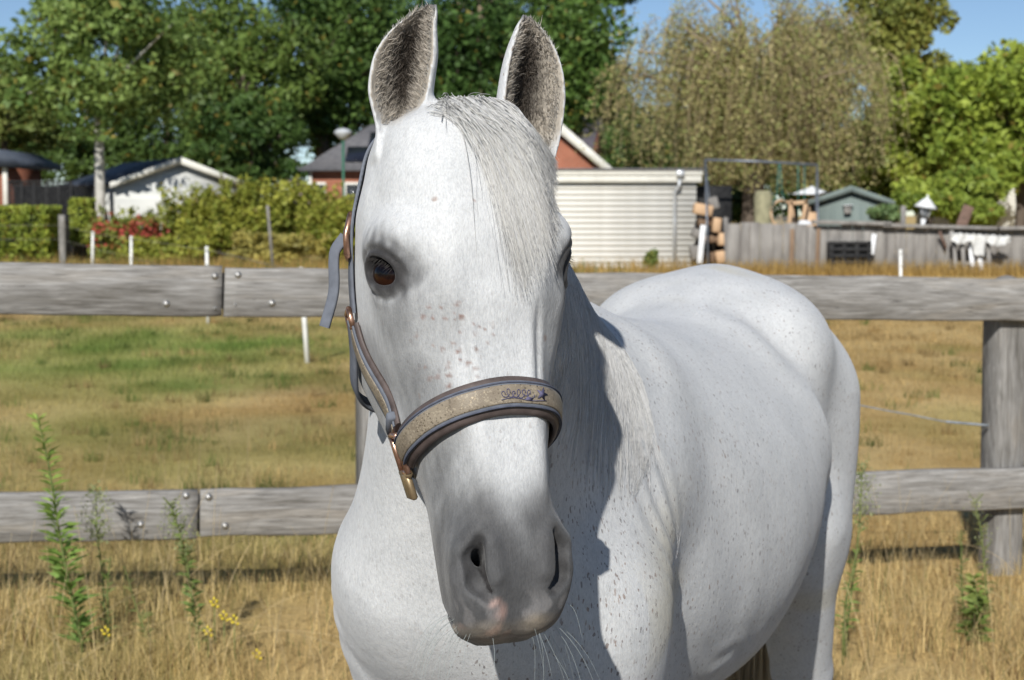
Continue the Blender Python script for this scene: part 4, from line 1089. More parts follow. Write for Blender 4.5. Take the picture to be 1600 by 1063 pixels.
fence = empty('post_and_rail_fence', (0, fence_y(0), 0), 'weathered grey wooden post and rail fence running behind the horse', 'fence')
def ext(p, q, l0, l1): u = nrm(q - p); return p - u * l0, q + u * l1
RT = .045
ra = ext(fpt(0, 451), fpt(347, 456), 2.2, 0); rb = ext(fpt(351, 457), fpt(1590, 469), 0, .55); rb2 = (rb[1] + fdir * .004, rb[1] + fdir * 2.3 - _z * .03)
la = ext(fpt(0, 811), fpt(309, 805), 2.2, 0); lb = ext(fpt(313, 804), fpt(1600, 764), 0, .55)
rails = [plank('rail', *(p - fnorm * RT/2 for p in ra), .180, RT, M_OAK, fence, 1, segs=70, wav=.003), plank('rail', *(p - fnorm * RT/2 for p in rb), .176, RT, M_OAK, fence, 2, segs=80, wav=.004, ends=(.004, 0)),
         plank('rail', *(p - fnorm * RT/2 for p in rb2), .176, RT, M_OAK, fence, 5, segs=40), plank('rail', *(p - fnorm * RT/2 for p in la), .178, RT, M_OAK, fence, 3, segs=70, wav=.004, ends=(0, .003)),
         plank('rail', *(p - fnorm * RT/2 for p in lb), .172, RT, M_OAK, fence, 4, segs=80, wav=.006)]
def post(px, w, topz, seed):
    p = fpt(px, 600) - fnorm * (RT + .002 + w/2); z0 = float(ground_z(p[0], p[1]))
    q = p.copy(); q[2] = z0 - .3; r = p.copy(); r[2] = topz
    o = plank('post', q, r, w, w * .95, M_OAK2, fence, seed, up=fdir, wav=.003, segs=24)
    cap = MB(); cap.lathe(r, [(w*.48, -.004), (w*.40, .012), (w*.18, .026), (.005, .030)], 10); cap.build('post_top', M_OAK, o, True); return p
zt = fpt(1585, 432)[2]
pr = post(1594, .138, zt - .030, 11); post(600, .150, fpt(600, 424)[2] - .02, 12); post(-560, .15, 1.33, 13); post(2560, .15, 1.20, 14)
# short cleats behind the butt joints
for (x, y, r) in ((349, 456, 0), (311, 805, 3)):
    c = fpt(x, y) - fnorm * (RT + .014); MB().box(c, (.24, .024, .13), np.stack([fdir, -fnorm, _z], 1), .003).build('cleat', M_OAK2, fence)
M_STEEL = mat_noise('galvanised_steel', (.32, .31, .29), (.52, .51, .49), 40, .45, .5, .1, .002, metal=.8)
for (x, y, r) in ((336, 432, 0), (260, 475, 0), (336, 482, 0), (372, 430, 1), (425, 474, 1), (367, 476, 1), (291, 775, 3), (220, 820, 3), (326, 777, 4), (352, 822, 4)):
    big = .0105 if y not in (482, 476) else .005
    o = MB().lathe(fpt(x, y) - fnorm * .002, [(big*1.35, -.002), (big*1.35, .0025), (big, .004), (big*.8, .008), (big*.35, .0105), (.0005, .011)], 12, fnorm).build('bolt', M_STEEL, rails[r], True)
# slack wire tied to the right-hand post
w0 = pr + np.array([-.075, -.04, 0]); w0[2] = fpt(1532, 671)[2]
P = [w0, fpt(1495, 663) - fnorm*.08, fpt(1440, 652) - fnorm*.07, fpt(1400, 645) - fnorm*.05, fpt(1340, 634) - fnorm*.05, fpt(1200, 625) - fnorm*.06, fpt(900, 640) - fnorm*.07, fpt(640, 650) - fnorm*.06]
wire = MB().tube(crom(np.array(P), 60), .0032, 6)
wk = w0 + (P[1]-w0)*.30
wire.tube(crom(np.array([w0, w0*.6 + P[1]*.4, P[1]]), 10), .0060, 6)
tag(wire.build('fence_wire', mat_noise('dull_wire', (.16, .18, .20), (.30, .33, .36), 30, .5, .4, 0), None, True), 'slack grey wire knotted to the right-hand fence post', 'wire')
# ------------------------------------------------------------------ buildings across the field
M_WHITE = mat_noise('white_painted_boards', (.56, .55, .50), (.68, .67, .61), 3, .6, .3, .08, .01)
M_CREAM = mat_noise('cream_siding', (.56, .55, .51), (.68, .67, .63), 2.2, .6, .25, .1, .01)
N = NT('red_brick', .9, .15); co = N.coord('Object'); bt = N.n('TexBrick'); bt.inputs['Scale'].default_value = 4.6; bt.inputs['Color1'].default_value = (.30, .105, .062, 1); bt.inputs['Color2'].default_value = (.36, .14, .085, 1)
bt.inputs['Mortar'].default_value = (.30, .22, .17, 1); bt.inputs['Mortar Size'].default_value = .012; mpb = N.n('Mapping'); mpb.inputs['Rotation'].default_value = (math.pi/2, 0, 0); N.l(co, mpb.inputs[0]); N.l(mpb.outputs[0], bt.inputs['Vector'])
N.color(N.mix(1, bt.outputs['Color'], N.ramp(N.noise(co, 2, 4), [(.3, (.8, .8, .8)), (.7, (1, 1, 1))]), 'MULTIPLY')); M_BRICK = N.m
M_TILE = mat_noise('grey_roof_tiles', (.10, .10, .11), (.18, .175, .18), 5, .8, .2, .4, .03, sc=(1, 1, 4))
M_SLATE = mat_noise('dark_blue_roofing', (.045, .055, .075), (.085, .10, .13), 3, .6, .3, .2, .02)
M_SOLAR = mat_noise('solar_glass', (.012, .014, .022), (.02, .024, .036), 3, .18, .5, 0)
M_ALU = mat_noise('aluminium', (.35, .36, .37), (.45, .46, .47), 10, .4, .5, 0, metal=.7)
M_DARK = mat_noise('black_timber', (.012, .012, .013), (.03, .03, .03), 8, .7, .2, .1)
M_GLASS = mat_noise('dark_window_glass', (.03, .035, .04), (.06, .065, .07), 2, .1, .5, 0)
M_PURPLE = mat_noise('weathered_purple_tiles', (.12, .11, .13), (.20, .18, .20), 4, .85, .2, .4, .03, sc=(1, 1, 4))
def quad_prism(mb, pts, d): mb.prism(pts, d)
def zpx(y, Y): return at(800, y, Y)[2]
def xpx(x, Y): return at(x, 335, Y)[0]
def gable_house(name, label, cat, c, yaw, w, l, eave, ridge, wall, roof, trim=None, over=.3, tw=.22, thick=.10):
    """gable end faces local -y; w across, l deep; c is the middle of the front at the ground"""
    e = empty(name, c, label, cat); R = np.array([[math.cos(yaw), -math.sin(yaw), 0], [math.sin(yaw), math.cos(yaw), 0], [0, 0, 1]]); c = np.asarray(c, float)
    W = lambda x, y, z: c + R @ np.array([x, y, z])
    h = w / 2
    MB().prism([W(-h, 0, 0), W(h, 0, 0), W(h, 0, eave), W(0, 0, ridge), W(-h, 0, eave)], R @ np.array([0, l, 0])).build('wall', wall, e)
    sl = (ridge - eave) / h; rf = MB()
    for s in (-1, 1):
        a, b = (0, ridge + .02), (s * (h + over), eave - sl * over + .02)
        rf.prism([W(a[0], -over, a[1]), W(b[0], -over, b[1]), W(b[0], -over, b[1] + thick), W(a[0], -over, a[1] + thick)], R @ np.array([0, l + 2*over, 0]))
    rf.build('roof', roof, e)
    if trim:
        for s in (-1, 1):
            a, b = (0, ridge + thick + .04), (s * (h + over + .05), eave - sl * (over + .05) + thick + .04)
            MB().prism([W(a[0], -over - .05, a[1]), W(b[0], -over - .05, b[1]), W(b[0], -over - .05, b[1] - tw), W(a[0], -over - .05, a[1] - tw * 1.25)], R @ np.array([0, .045, 0])).build('barge_board', trim, e)
    return e, W
# cream garage with lapped boards
Yg = 44.0; x0, x1 = xpx(730, Yg), xpx(1088, Yg); zt, zb = zpx(288, Yg), 0.0
gar = empty('garage', ((x0+x1)/2, Yg, 0), 'low cream garage with lapped horizontal boards and a flat roof', 'garage')
MB().box(((x0+x1)/2, Yg + 3.02, (zt+.3)/2), (x1-x0 - .04, 5.9, zt+.3)).build('wall', M_CREAM, gar)
nb_ = 15; hb = zt / nb_
bme = MB(); bme.prism([(x0, 0, 0), (x0, -.022, .0), (x0, -.010, hb*1.02), (x0, 0, hb*1.02)], (x1-x0, 0, 0)); bm_me = bme.build('siding_board', M_CREAM, gar)
for i in range(nb_):
    o = bm_me if i == 0 else bm_me.copy()
    if i: COL.objects.link(o)
    o.location = Vector((0, Yg + .06, i*hb)); 
zf0, zf1 = zpx(285, Yg), zpx(264, Yg); xa, xb = x0 - .1, xpx(1097, Yg)
f = MB(); f.box(((xa+xb)/2, Yg - .12, (zf0+zf1)/2 + .09), (xb-xa, .05, (zf1-zf0)*.52), None, .01); f.build('fascia', M_WHITE, gar)
f = MB(); f.box(((xa+xb)/2, Yg - .09, (zf0+zf1)/2 - .10), (xb-xa-.06, .05, (zf1-zf0)*.48), None, .01); f.build('fascia', M_WHITE, gar)
MB().box(((xa+xb)/2, Yg + 3.0, zf1 - .015), (xb-xa + .04, 6.4, .05), None, .01).build('roof', M_TILE, gar)
xd = xpx(1054, Yg); M_ZINC = mat_noise('zinc_pipe', (.42, .44, .46), (.56, .58, .60), 6, .4, .5, 0, metal=.4)
d = MB(); d.tube([(xd+.12, Yg-.17, zpx(280, Yg)), (xd+.10, Yg-.18, zpx(291, Yg)), (xd, Yg-.08, zpx(300, Yg)), (xd, Yg-.06, zpx(345, Yg)), (xd, Yg-.06, .1)], .048, 8); d.build('downpipe', M_ZINC, gar, True)
MB().box((xd+.13, Yg-.19, zpx(272, Yg)), (.22, .10, .18), None, .02).build('rain_hopper', M_ZINC, gar)
# brick house with a white-edged gable
Yh = 62.0
e, W = gable_house('gabled_house', 'red brick house gable with broad white barge boards behind the garage', 'house', (xpx(866, Yh), Yh, 0), 0, 4.6, 9, zpx(272, Yh), zpx(190, Yh), M_BRICK, M_TILE, M_WHITE, .35, .36)
# brick house with solar panels
Yb = 66.0; xl, xr = xpx(484, Yb), xpx(790, Yb); ze = zpx(264, Yb); zr = zpx(187, Yb)
hs = empty('solar_house', ((xl+xr)/2, Yb, 0), 'red brick house with grey hipped roof carrying black solar panels', 'house')
MB().box(((xl+xr)/2, Yb+3.5, ze/2), (xr-xl, 7, ze)).build('wall', M_BRICK, hs)
ov = .35; A = [(xl-ov, Yb-ov, ze), (xr+ov, Yb-ov, ze), (xr+ov, Yb+7+ov, ze), (xl-ov, Yb+7+ov, ze)]; rl, rr_ = (xpx(577, Yb+3.5)+.1, Yb+3.5, zr), (xr-2.4, Yb+3.5, zr)
m = MB(); m.put(np.array(A + [rl, rr_]), [[0, 1, 5, 4], [2, 3, 4, 5], [3, 0, 4], [1, 2, 5], [3, 2, 1, 0]]); m.build('roof', M_TILE, hs)
MB().box(((xl+xr)/2, Yb-ov-.06, ze-.04), (xr-xl+2*ov+.1, .14, .14), None, .02).build('gutter', mat_noise('dark_gutter', (.06, .06, .065), (.10, .10, .11), 4, .6, .3, 0), hs)
dn = np.array([0, 3.85, zr-ze]); Ls = np.linalg.norm(dn); dn = dn/Ls; nn_ = np.array([0, -dn[2], dn[1]])
for r in range(2):
    for k in range(6):
        cxp = xl + 1.95 + r*.85 + k*1.02; t0 = .55 + r*1.42
        if k > 4 and r: continue
        c = np.array([cxp, Yb-ov, ze]) + dn*(t0+.66) + nn_*.09
        o = MB().box(c, (.99, 1.36, .035), np.stack([np.array([1, 0, 0]), dn, nn_], 1), .005).build('solar_panel', M_SOLAR, hs)
MB().tube([(xl+.06, Yb-.10, ze-.1), (xl+.06, Yb-.10, .1)], .06, 8).build('downpipe', M_WHITE, hs, True)
for px in (502, 550):
    xw = xpx(px, Yb); wz = zpx(304, Yb)
    wd = MB().box((xw, Yb-.02, wz), (.42 if px == 502 else .75, .10, 1.0), None, .02).build('window', M_WHITE, hs); MB().box((xw+.03, Yb-.075, wz), (.24 if px == 502 else .5, .02, .8)).build('pane', M_GLASS, wd)
# white summer house
Ys = 57.0
e, W = gable_house('summer_house', 'white timber summer house with dark blue roof among the garden shrubs', 'summer house', (xpx(280, Ys), Ys, 0), math.radians(30), 4.5, 6.5, zpx(288, Ys), zpx(252, Ys), mat_noise('white_lap_siding', (.40, .41, .40), (.62, .62, .58), .9, .6, .25, .25, .02, 5, sc=(.4, .4, 9)), M_SLATE, M_WHITE, .25, .20)
Rs = math.radians(30)
for (lx, lz) in ((-1.0, 1.25),):
    pass
MB().box(W(-2.07, 1.5, 1.3), (.06, .9, .9), np.array([[math.cos(Rs), -math.sin(Rs), 0], [math.sin(Rs), math.cos(Rs), 0], [0, 0, 1]]), .01).build('window', M_GLASS, e)
# corner of a neighbouring house at the left edge
Yc = 55.0; xc = xpx(14, Yc)
hc = empty('corner_house', (xc-2, Yc, 0), 'brick house corner with grey-blue eaves at the left edge', 'house')
MB().box((xc-2.0, Yc+2, zpx(262, Yc)/2), (3.95, 4, zpx(262, Yc))).build('wall', M_BRICK, hc)
MB().box((xc-.08, Yc-.06, zpx(292, Yc)), (.16, .10, zpx(262, Yc)-zpx(322, Yc)), None, .01).build('corner_board', M_WHITE, hc)
zc = zpx(262, Yc); MB().prism([(xc-4.5, Yc-.4, zc), (xc+.62, Yc-.4, zc+.02), (xc+.62, Yc-.4, zc+.20), (xc-.3, Yc-.4, zc+.62), (xc-4.5, Yc-.4, zc+.8)], (0, 4.8, 0)).build('roof', M_SLATE, hc)
# dark mesh run beside the summer house
Yt = 53.0; tr = empty('black_mesh_run', (xpx(65, Yt), Yt, 0), 'black framed mesh run standing behind the clipped hedge', 'enclosure')
xa, xb = xpx(16, Yt), xpx(112, Yt); z1 = zpx(284, Yt)
for k in range(6):
    x = xa + (xb-xa)*k/5; MB().box((x, Yt, z1/2), (.06, .06, z1), None, .005).build('upright', M_DARK, tr)
for z in (.1, z1*.5, z1): MB().box(((xa+xb)/2, Yt-.01, z), (xb-xa+.08, .05, .06), None, .005).build('cross_bar', M_DARK, tr)
ms = MB()
for k in range(44): x = xa + (xb-xa)*(k+.5)/44; ms.box((x, Yt+.02, z1/2), (.022, .01, z1-.1))
for k in range(34): z = .1 + (z1-.2)*k/33; ms.box(((xa+xb)/2, Yt+.032, z), (xb-xa, .01, .022))
ms.build('mesh', M_DARK, tr)['kind'] = 'stuff'
MB().box(((xa+xb)/2, Yt+1.6, z1*.48), (xb-xa-.1, 2.6, z1*.94)).build('shelter', M_DARK, tr)
# roofs of houses far behind
gable_house('distant_house', 'distant house with steep grey tiled roof between the dark trees and willow', 'house', (xpx(930, 92), 92, 0), math.radians(78), 8, 12, zpx(262, 92), zpx(186, 92), M_BRICK, M_PURPLE, None, .3)
gable_house('distant_house', 'distant house with purple-grey roof behind the leftmost tree', 'house', (xpx(10, 88), 88, 0), math.radians(82), 9, 16, zpx(258, 88), zpx(150, 88), M_BRICK, M_PURPLE, None, .3)
gable_house('white_house', 'white rendered house showing through the bright trees at right', 'house', (xpx(1500, 74), 74, 0), math.radians(-70), 7, 10, zpx(212, 74), zpx(150, 74), M_WHITE, M_PURPLE, None, .3)
# street lamp
Yl = 60.0; xl_ = xpx(537, Yl); M_GRN = mat_noise('green_lamp_paint', (.02, .10, .06), (.03, .14, .085), 6, .5, .4, 0)
lp = empty('street_lamp', (xl_, Yl, 0), 'green street lamp post with flat grey lantern beside the solar house', 'street lamp')
MB().tube([(xl_, Yl, 0), (xl_, Yl, 1.2), (xl_, Yl, zpx(218, Yl))], [.065, .05, .045], 10).build('pole', M_GRN, lp, True)
hd = MB().lathe((xl_, Yl, zpx(219, Yl)), [(.07, 0), (.16, .06), (.33, .24), (.34, .30), (.22, .40), (.05, .44)], 16).build('lantern', mat_noise('pale_grey_lantern', (.36, .38, .40), (.48, .50, .52), 6, .5, .4, 0), lp, True)

# ------------------------------------------------------------------ clutter yard on the right
def ypx(Y): return Y
M_OLD = mat_noise('old_grey_boards', (.15, .14, .13), (.30, .285, .265), 4, .9, .15, .4, .02, sc=(1, 1, .25))
M_BROWN = mat_noise('brown_old_wood', (.13, .085, .055), (.26, .18, .12), 5, .85, .2, .3, .01, sc=(1, 1, .3))
M_TAN = mat_noise('fresh_sawn_wood', (.42, .27, .16), (.58, .40, .25), 5, .8, .2, .2, .01, sc=(1, 1, .3))
M_BWHITE = mat_noise('white_enamel', (.60, .61, .62), (.74, .75, .76), 6, .5, .3, .1)
M_RUST = mat_noise('rusty_steel', (.10, .065, .05), (.19, .12, .09), 9, .8, .3, .3)
M_GREENW = mat_noise('grey_green_boards', (.13, .165, .155), (.19, .225, .21), 4, .8, .2, .3, .01, sc=(6, 6, .3))
M_MOSS = mat_noise('mossy_roof', (.085, .065, .04), (.20, .15, .075), 2.5, .95, .1, .6, .04)
Yw = 41.0
bw = empty('board_wall', (xpx(1400, Yw), Yw, 0), 'long low wall of weathered grey boards across the right of the field', 'fence')
wr = np.random.default_rng(5); xs_ = xpx(1138, Yw); x_end = xpx(1700, Yw); k = 0
while xs_ < x_end:
    wd = wr.uniform(.20, .34); pxc = 800 + (xs_) / Yw * F_PX
    top = zpx((349 if pxc < 1240 else 352 if pxc < 1385 else 357) + wr.uniform(-1.5, 1.5), Yw)
    MB().box((xs_ + wd/2, Yw + wr.uniform(-.015, .015), top/2), (wd - .012, .03, top), None, .004).build('board', M_OLD, bw); xs_ += wd
for (p0, p1, y0, y1, hh) in ((1270, 1392, 347, 350, .10), (1378, 1560, 352, 357, .09), (1555, 1700, 357, 356, .09)):
    a, b = at(p0, y0, Yw-.1), at(p1, y1, Yw-.1); MB().bar(a, b, hh, .30, bev=.01).build('coping', M_OLD, bw)
def leanto(px0, py0, px1, py1, w, mat, name, label, cat, Y=40.7, t=.05, grp=None):
    a, b = at(px0, py0, Y), at(px1, py1, Y + .15)
    return tag(MB().bar(a, b, w, t, up=(1, 0, 0), bev=.006).build(name, mat), label, cat, grp)
leanto(1236, 424, 1238, 358, .11, M_BROWN, 'wooden_stake', 'dark brown upright stake before the left end of the board wall', 'stake')
leanto(1276, 428, 1279, 357, .10, M_BROWN, 'wooden_stake', 'brown upright stake left of the black crate', 'stake')
leanto(1362, 398, 1366, 366, .12, M_BWHITE, 'white_board', 'short white board fixed on the wall right of the black crate', 'board')
leanto(1475, 432, 1487, 360, .10, M_OLD, 'leaning_stake', 'grey stake leaning outermost left against the white clutter', 'stake')
leanto(1468, 362, 1480, 392, .07, M_RUST, 'rusty_bar', 'thin rusty bar slanting above the grey leaning stake', 'bar')
leanto(1501, 356, 1514, 322, .28, M_RUST, 'rusty_plate', 'rust brown plank leaning up above the board wall', 'plank', Y=41.6)
leanto(1411, 350, 1412, 322, .13, M_OLD, 'gate_post', 'short grey post above the wall beside the little green shed', 'post', Y=42.0)
# black crate against the wall
cr_ = empty('black_crate', at(1330, 424, 40.5), 'black slatted crate standing against the grey board wall', 'crate')
xa, xb = xpx(1297, 40.5), xpx(1362, 40.5); za, zb2 = zpx(424, 40.5), zpx(377, 40.5)
for z in np.linspace(za+.06, zb2-.05, 5): MB().box(((xa+xb)/2, 40.45, z), (xb-xa, .03, .085), None, .004).build('slat', M_DARK, cr_)
for x in (xa+.05, (xa+xb)/2 - .16, (xa+xb)/2+.16, xb-.05): MB().box((x, 40.47, (za+zb2)/2), (.10, .06, zb2-za), None, .004).build('upright', M_DARK, cr_)
MB().box(((xa+xb)/2, 40.72, (za+zb2)/2), (xb-xa-.02, .40, zb2-za-.05)).build('box', M_DARK, cr_)
# white pallet, cloth
pl = empty('white_pallet', at(1520, 430, 40.3), 'whitish broken pallet leaning on the wall under a white cloth', 'pallet')
for px0, px1, wd in ((1494, 1490, .09), (1507, 1503, .09), (1521, 1515, .11), (1533, 1527, .14), (1547, 1543, .10)):
    MB().bar(at(px0, 430, 40.25), at(px1, 368, 40.6), wd, .03, up=(1, 0, 0), bev=.004).build('slat', M_BWHITE if wd > .1 else M_OLD, pl)
for py in (376, 412): MB().bar(at(1488, py, 40.52), at(1550, py-1, 40.52), .09, .03, bev=.004).build('cross_slat', M_OLD, pl)
cv = []; cxs = np.linspace(1484, 1580, 30); cys = np.linspace(0, 1, 12)
for i, px in enumerate(cxs):
    for j, q in enumerate(cys):
        drop = 12 + 5*math.sin(px*.11) + (26 if 1520 < px < 1540 else 0)
        p = at(px, 364 + (px-1484)*.06 + q*drop, 40.35); p[1] += .06*math.sin(px*.35+q*3) + .04*math.sin(px*.9) - .05*q; p[2] += .02*math.sin(px*.6); cv.append(p)
I = np.arange(len(cv)).reshape(30, 12); cf = np.stack([I[:-1, :-1], I[1:, :-1], I[1:, 1:], I[:-1, 1:]], -1).reshape(-1, 4)
cl_ = mesh_np('white_cloth', np.array(cv), cf, mat_noise('grubby_white_cloth', (.42, .42, .41), (.62, .62, .60), 5, .8, .2, .2), None, True); sm = cl_.modifiers.new('thickness', 'SOLIDIFY'); sm.thickness = .012
tag(cl_, 'crumpled white cloth thrown over the pallet and wall top', 'cloth')
# little green shed with mossy roof
Yd = 44.5
e, W = gable_house('garden_shed', 'small grey-green garden shed with mossy brown roof', 'shed', (xpx(1330, Yd), Yd, 0), math.radians(-14), 1.95, 2.6, zpx(318, Yd), zpx(298, Yd), M_GREENW, M_MOSS, M_GREENW, .16, .14)
nbx = empty('bird_box', W(.05, -.20, 2.02 - .25), 'pale bird box hanging on the gable of the green shed', 'bird box'); pb = W(-.1, -.10, zpx(328, Yd))
nbx.location = Vector(pb); MB().box(pb, (.18, .14, .22), None, .01).build('box', M_OLD, nbx); MB().bar(pb + np.array([-.13, -.03, .12]), pb + np.array([.13, -.03, .14]), .02, .20).build('roof', M_BWHITE, nbx); MB().lathe(pb + np.array([0, -.075, .03]), [(.028, 0), (.028, .004)], 10, (0, -1, 0)).build('entrance_hole', M_DARK, nbx)
# low dark-roofed lean-to with a white parasol top left of it
le = empty('open_shelter', (xpx(1285, 45.2), 45.2, 0), 'low open shelter with brown mossy roof left of the green shed', 'shelter')
a, b = at(1262, 322, 45.0), at(1330, 322, 45.0); c2, d2 = at(1330, 300, 46.6), at(1272, 306, 46.6)
MB().prism([a, b, c2, d2], (0, 0, .07)).build('roof', M_MOSS, le); MB().box((xpx(1292, 45.8), 46.2, .9), (1.2, .5, 1.7)).build('back_wall', M_DARK, le)
for px in (1266, 1300): MB().box((xpx(px, 45.1), 45.1, zpx(323, 45.1)/2), (.09, .09, zpx(323, 45.1)-.02), None, .005).build('post', M_TAN if px == 1266 else M_OLD, le)
ps = empty('parasol', (xpx(1268, 47), 47, 0), 'pale folded-flat parasol top showing behind the swing frame', 'parasol'); MB().lathe((xpx(1268, 47), 47, zpx(304, 47)), [(.58, 0), (.57, .02), (.30, .13), (.04, .22), (.01, .26)], 14).build('canopy', M_BWHITE, ps); MB().tube([(xpx(1268, 47), 47, 0), (xpx(1268, 47), 47, 1.2), (xpx(1268, 47), 47, zpx(303, 47))], .025, 6).build('pole', M_ALU, ps)
# tilted white lantern on a post
Yq = 42.2; ln_ = empty('garden_lantern', at(1440, 352, Yq), 'tilted white garden lantern standing above the board wall', 'lantern')
p0 = at(1440, 360, Yq); ax = nrm((.16, 0, 1)); sc_ = Yq / F_PX
ax_x = nrm(np.cross((0, 1, 0), ax)); 
MB().tube([p0 - ax*.5, p0 + ax*.12, p0 + ax*.30], [.05, .05, .075], 8).build('post', M_BWHITE, ln_, True)
for i in range(4):
    an = math.pi/4 + i*math.pi/2; o0 = ax_x*math.cos(an) + np.array([0, 1, 0])*math.sin(an)
    MB().tube([p0 + ax*.34 + o0*.10, p0 + ax*.48 + o0*.15, p0 + ax*.62 + o0*.20], .016, 5).build('frame_bar', M_BWHITE, ln_)
MB().lathe(p0 + ax*.33, [(.09, 0), (.18, .28)], 4, ax).build('glass', mat_noise('smoky_glass', (.16, .17, .18), (.26, .27, .28), 5, .15, .5, 0), ln_)
MB().lathe(p0 + ax*.62, [(.31, -.03), (.29, .01), (.10, .20), (.03, .24), (.03, .30), (.005, .33)], 8, ax).build('roof', M_BWHITE, ln_)
# swing frame
Yf = 43.0; sw = empty('swing_set', (xpx(1190, Yf), Yf, 0), 'tall tubular steel swing frame in front of the willow trunk', 'swing frame'); M_TUBE = mat_noise('blue_grey_tube', (.10, .115, .14), (.20, .22, .25), 6, .4, .5, 0, metal=.4)
tl, tr_ = at(1102, 250, Yf), at(1277, 258, Yf)
MB().tube([tl, (tl+tr_)/2 + _z*.02, tr_], .035, 8).build('top_bar', M_TUBE, sw, True)
for top, pxs in ((tl, (1107, 1118)), (tr_, (1279, 1272))):
    for dx, dy in ((pxs[0], -.9), (pxs[1], .9)):
        ft = at(dx, 400, Yf + dy); ft[2] = 0; MB().tube([top, (top+ft)/2, ft], .026, 8).build('leg', M_TUBE, sw, True)
M_ROPE = mat_noise('teal_rope', (.03, .14, .13), (.05, .20, .18), 20, .8, .2, 0)
sw1 = empty('swing', at(1218, 350, Yf), 'hanging basket swing seat on teal ropes under the steel frame', 'swing'); tp = at(1218, 254, Yf)
for dx in (-.16, .16): MB().tube([tp + np.array([dx*.1, 0, 0]), at(1218, 300, Yf) + np.array([dx*.4, 0, 0]), at(1218, 330, Yf) + np.array([dx*1.4, 0, 0])], .012, 5).build('rope', M_ROPE, sw1)
bp = at(1222, 352, Yf); t_ = np.linspace(0, 2*math.pi, 24); MB().tube([bp + np.array([.30*math.cos(a), .12*math.sin(a), .30 + .36*math.sin(a)]) for a in t_], .03, 6).build('hoop', M_TAN, sw1, True)
m = MB()
for k in range(14): a = math.pi*(.08+.84*k/13); m.tube([bp + np.array([.29*math.cos(a), 0, .30-.34*math.sin(a)]), bp + np.array([.12*math.cos(a), .22, .22])], .010, 4)
m.build('netting', M_OLD, sw1)['kind'] = 'stuff'
sw2 = empty('swing', at(1253, 345, Yf), 'flat swing seat on thin teal ropes near the right legs', 'swing')
for px in (1247, 1257): MB().tube([at(px, 256, Yf), at(px, 300, Yf), at(px, 344, Yf)], .012, 5).build('rope', M_ROPE, sw2)
MB().box(at(1252, 345, Yf), (.42, .16, .03), None, .006).build('seat', M_DARK, sw2)
# sawn timber trestle
ts = empty('timber_trestle', at(1245, 350, 42.3), 'orange raw timber trestle beside the basket swing', 'trestle')
for a, b in (((1233, 358), (1236, 313)), ((1252, 358), (1260, 313)), ((1234, 318), (1262, 316))): MB().bar(at(*a, 42.3), at(*b, 42.3), .10, .08, up=(1, 0, 0) if a[1] != b[1] and abs(a[0]-b[0]) < 12 else (0, 0, 1), bev=.006).build('beam', M_TAN, ts)
leanto(1268, 356, 1268, 332, .26, M_TAN, 'timber_block', 'pale yellow upright timber block between trestle and green shed', 'block', Y=42.6)
tag(MB().prism([at(1246, 352, 41.5), at(1270, 352, 41.5), at(1266, 345, 41.6), at(1252, 344, 41.6)], (0, .3, 0)).build('white_sack', M_BWHITE), 'white sack lying on the wall top under the trestle', 'sack')
# heap of sawn offcuts beside the garage
lg = [(1098, 328, .50, .30, .2), (1114, 318, .26, .34, -.3), (1100, 347, .34, .26, -.15), (1119, 352, .22, .40, .1), (1090, 366, .30, .24, .4), (1110, 374, .40, .20, -.1), (1128, 374, .24, .34, .05), (1086, 395, .26, .38, -.1), (1105, 402, .38, .30, .12), (1125, 402, .26, .34, -.2)]
lab = ['topmost of the heap', 'upper right one', 'in the second row at left', 'in the second row at right', 'left one under the second row', 'middle one half way up', 'small right one half way up', 'bottom left one', 'bottom middle one', 'bottom right one']
for i, ((px, py, w_, h_, ro), l_) in enumerate(zip(lg, lab)):
    c = at(px, py, 43.2 + .1 * (i % 3)); Rr = np.array([[math.cos(ro), 0, math.sin(ro)], [0, 1, 0], [-math.sin(ro), 0, math.cos(ro)]])
    mm = MB().box(c, (w_, .5, h_), Rr, .03)
    tag(mm.build('wood_offcut', (M_TAN, M_BROWN, M_OLD)[(i * 2) % 3]), f'sawn wood offcut in the heap beside the garage, {l_}', 'wood block', 'offcuts heaped beside the garage')
leanto(1093, 412, 1099, 352, .14, M_BWHITE, 'birch_pole', 'pale birch pole leaning before the offcut heap', 'pole', Y=42.4)
leanto(1137, 420, 1134, 340, .12, M_OLD, 'grey_post', 'grey post standing between offcut heap and board wall', 'post', Y=42.2)
tag(MB().box(at(1108, 405, 44.6)*np.array([1, 1, 0]) + np.array([0, .3, 1.15]), (1.2, .8, 2.3)).build('dark_shelter', M_DARK), 'dark shelter backing the offcut heap beside the garage', 'shelter')
pz = at(1192, 350, 44.0); tag(MB().lathe((pz[0], 44.0, 0), [(.30, 0), (.29, pz[2]*.9), (.24, pz[2]), (.26, zpx(302, 44)-.1), (.20, zpx(298, 44))], 9).build('tree_stump', mat_noise('lichen_stump', (.20, .19, .12), (.32, .30, .19), 5, .9, .1, .4, .02)), 'tall lichen-green tree stump right of the willow trunk', 'stump')
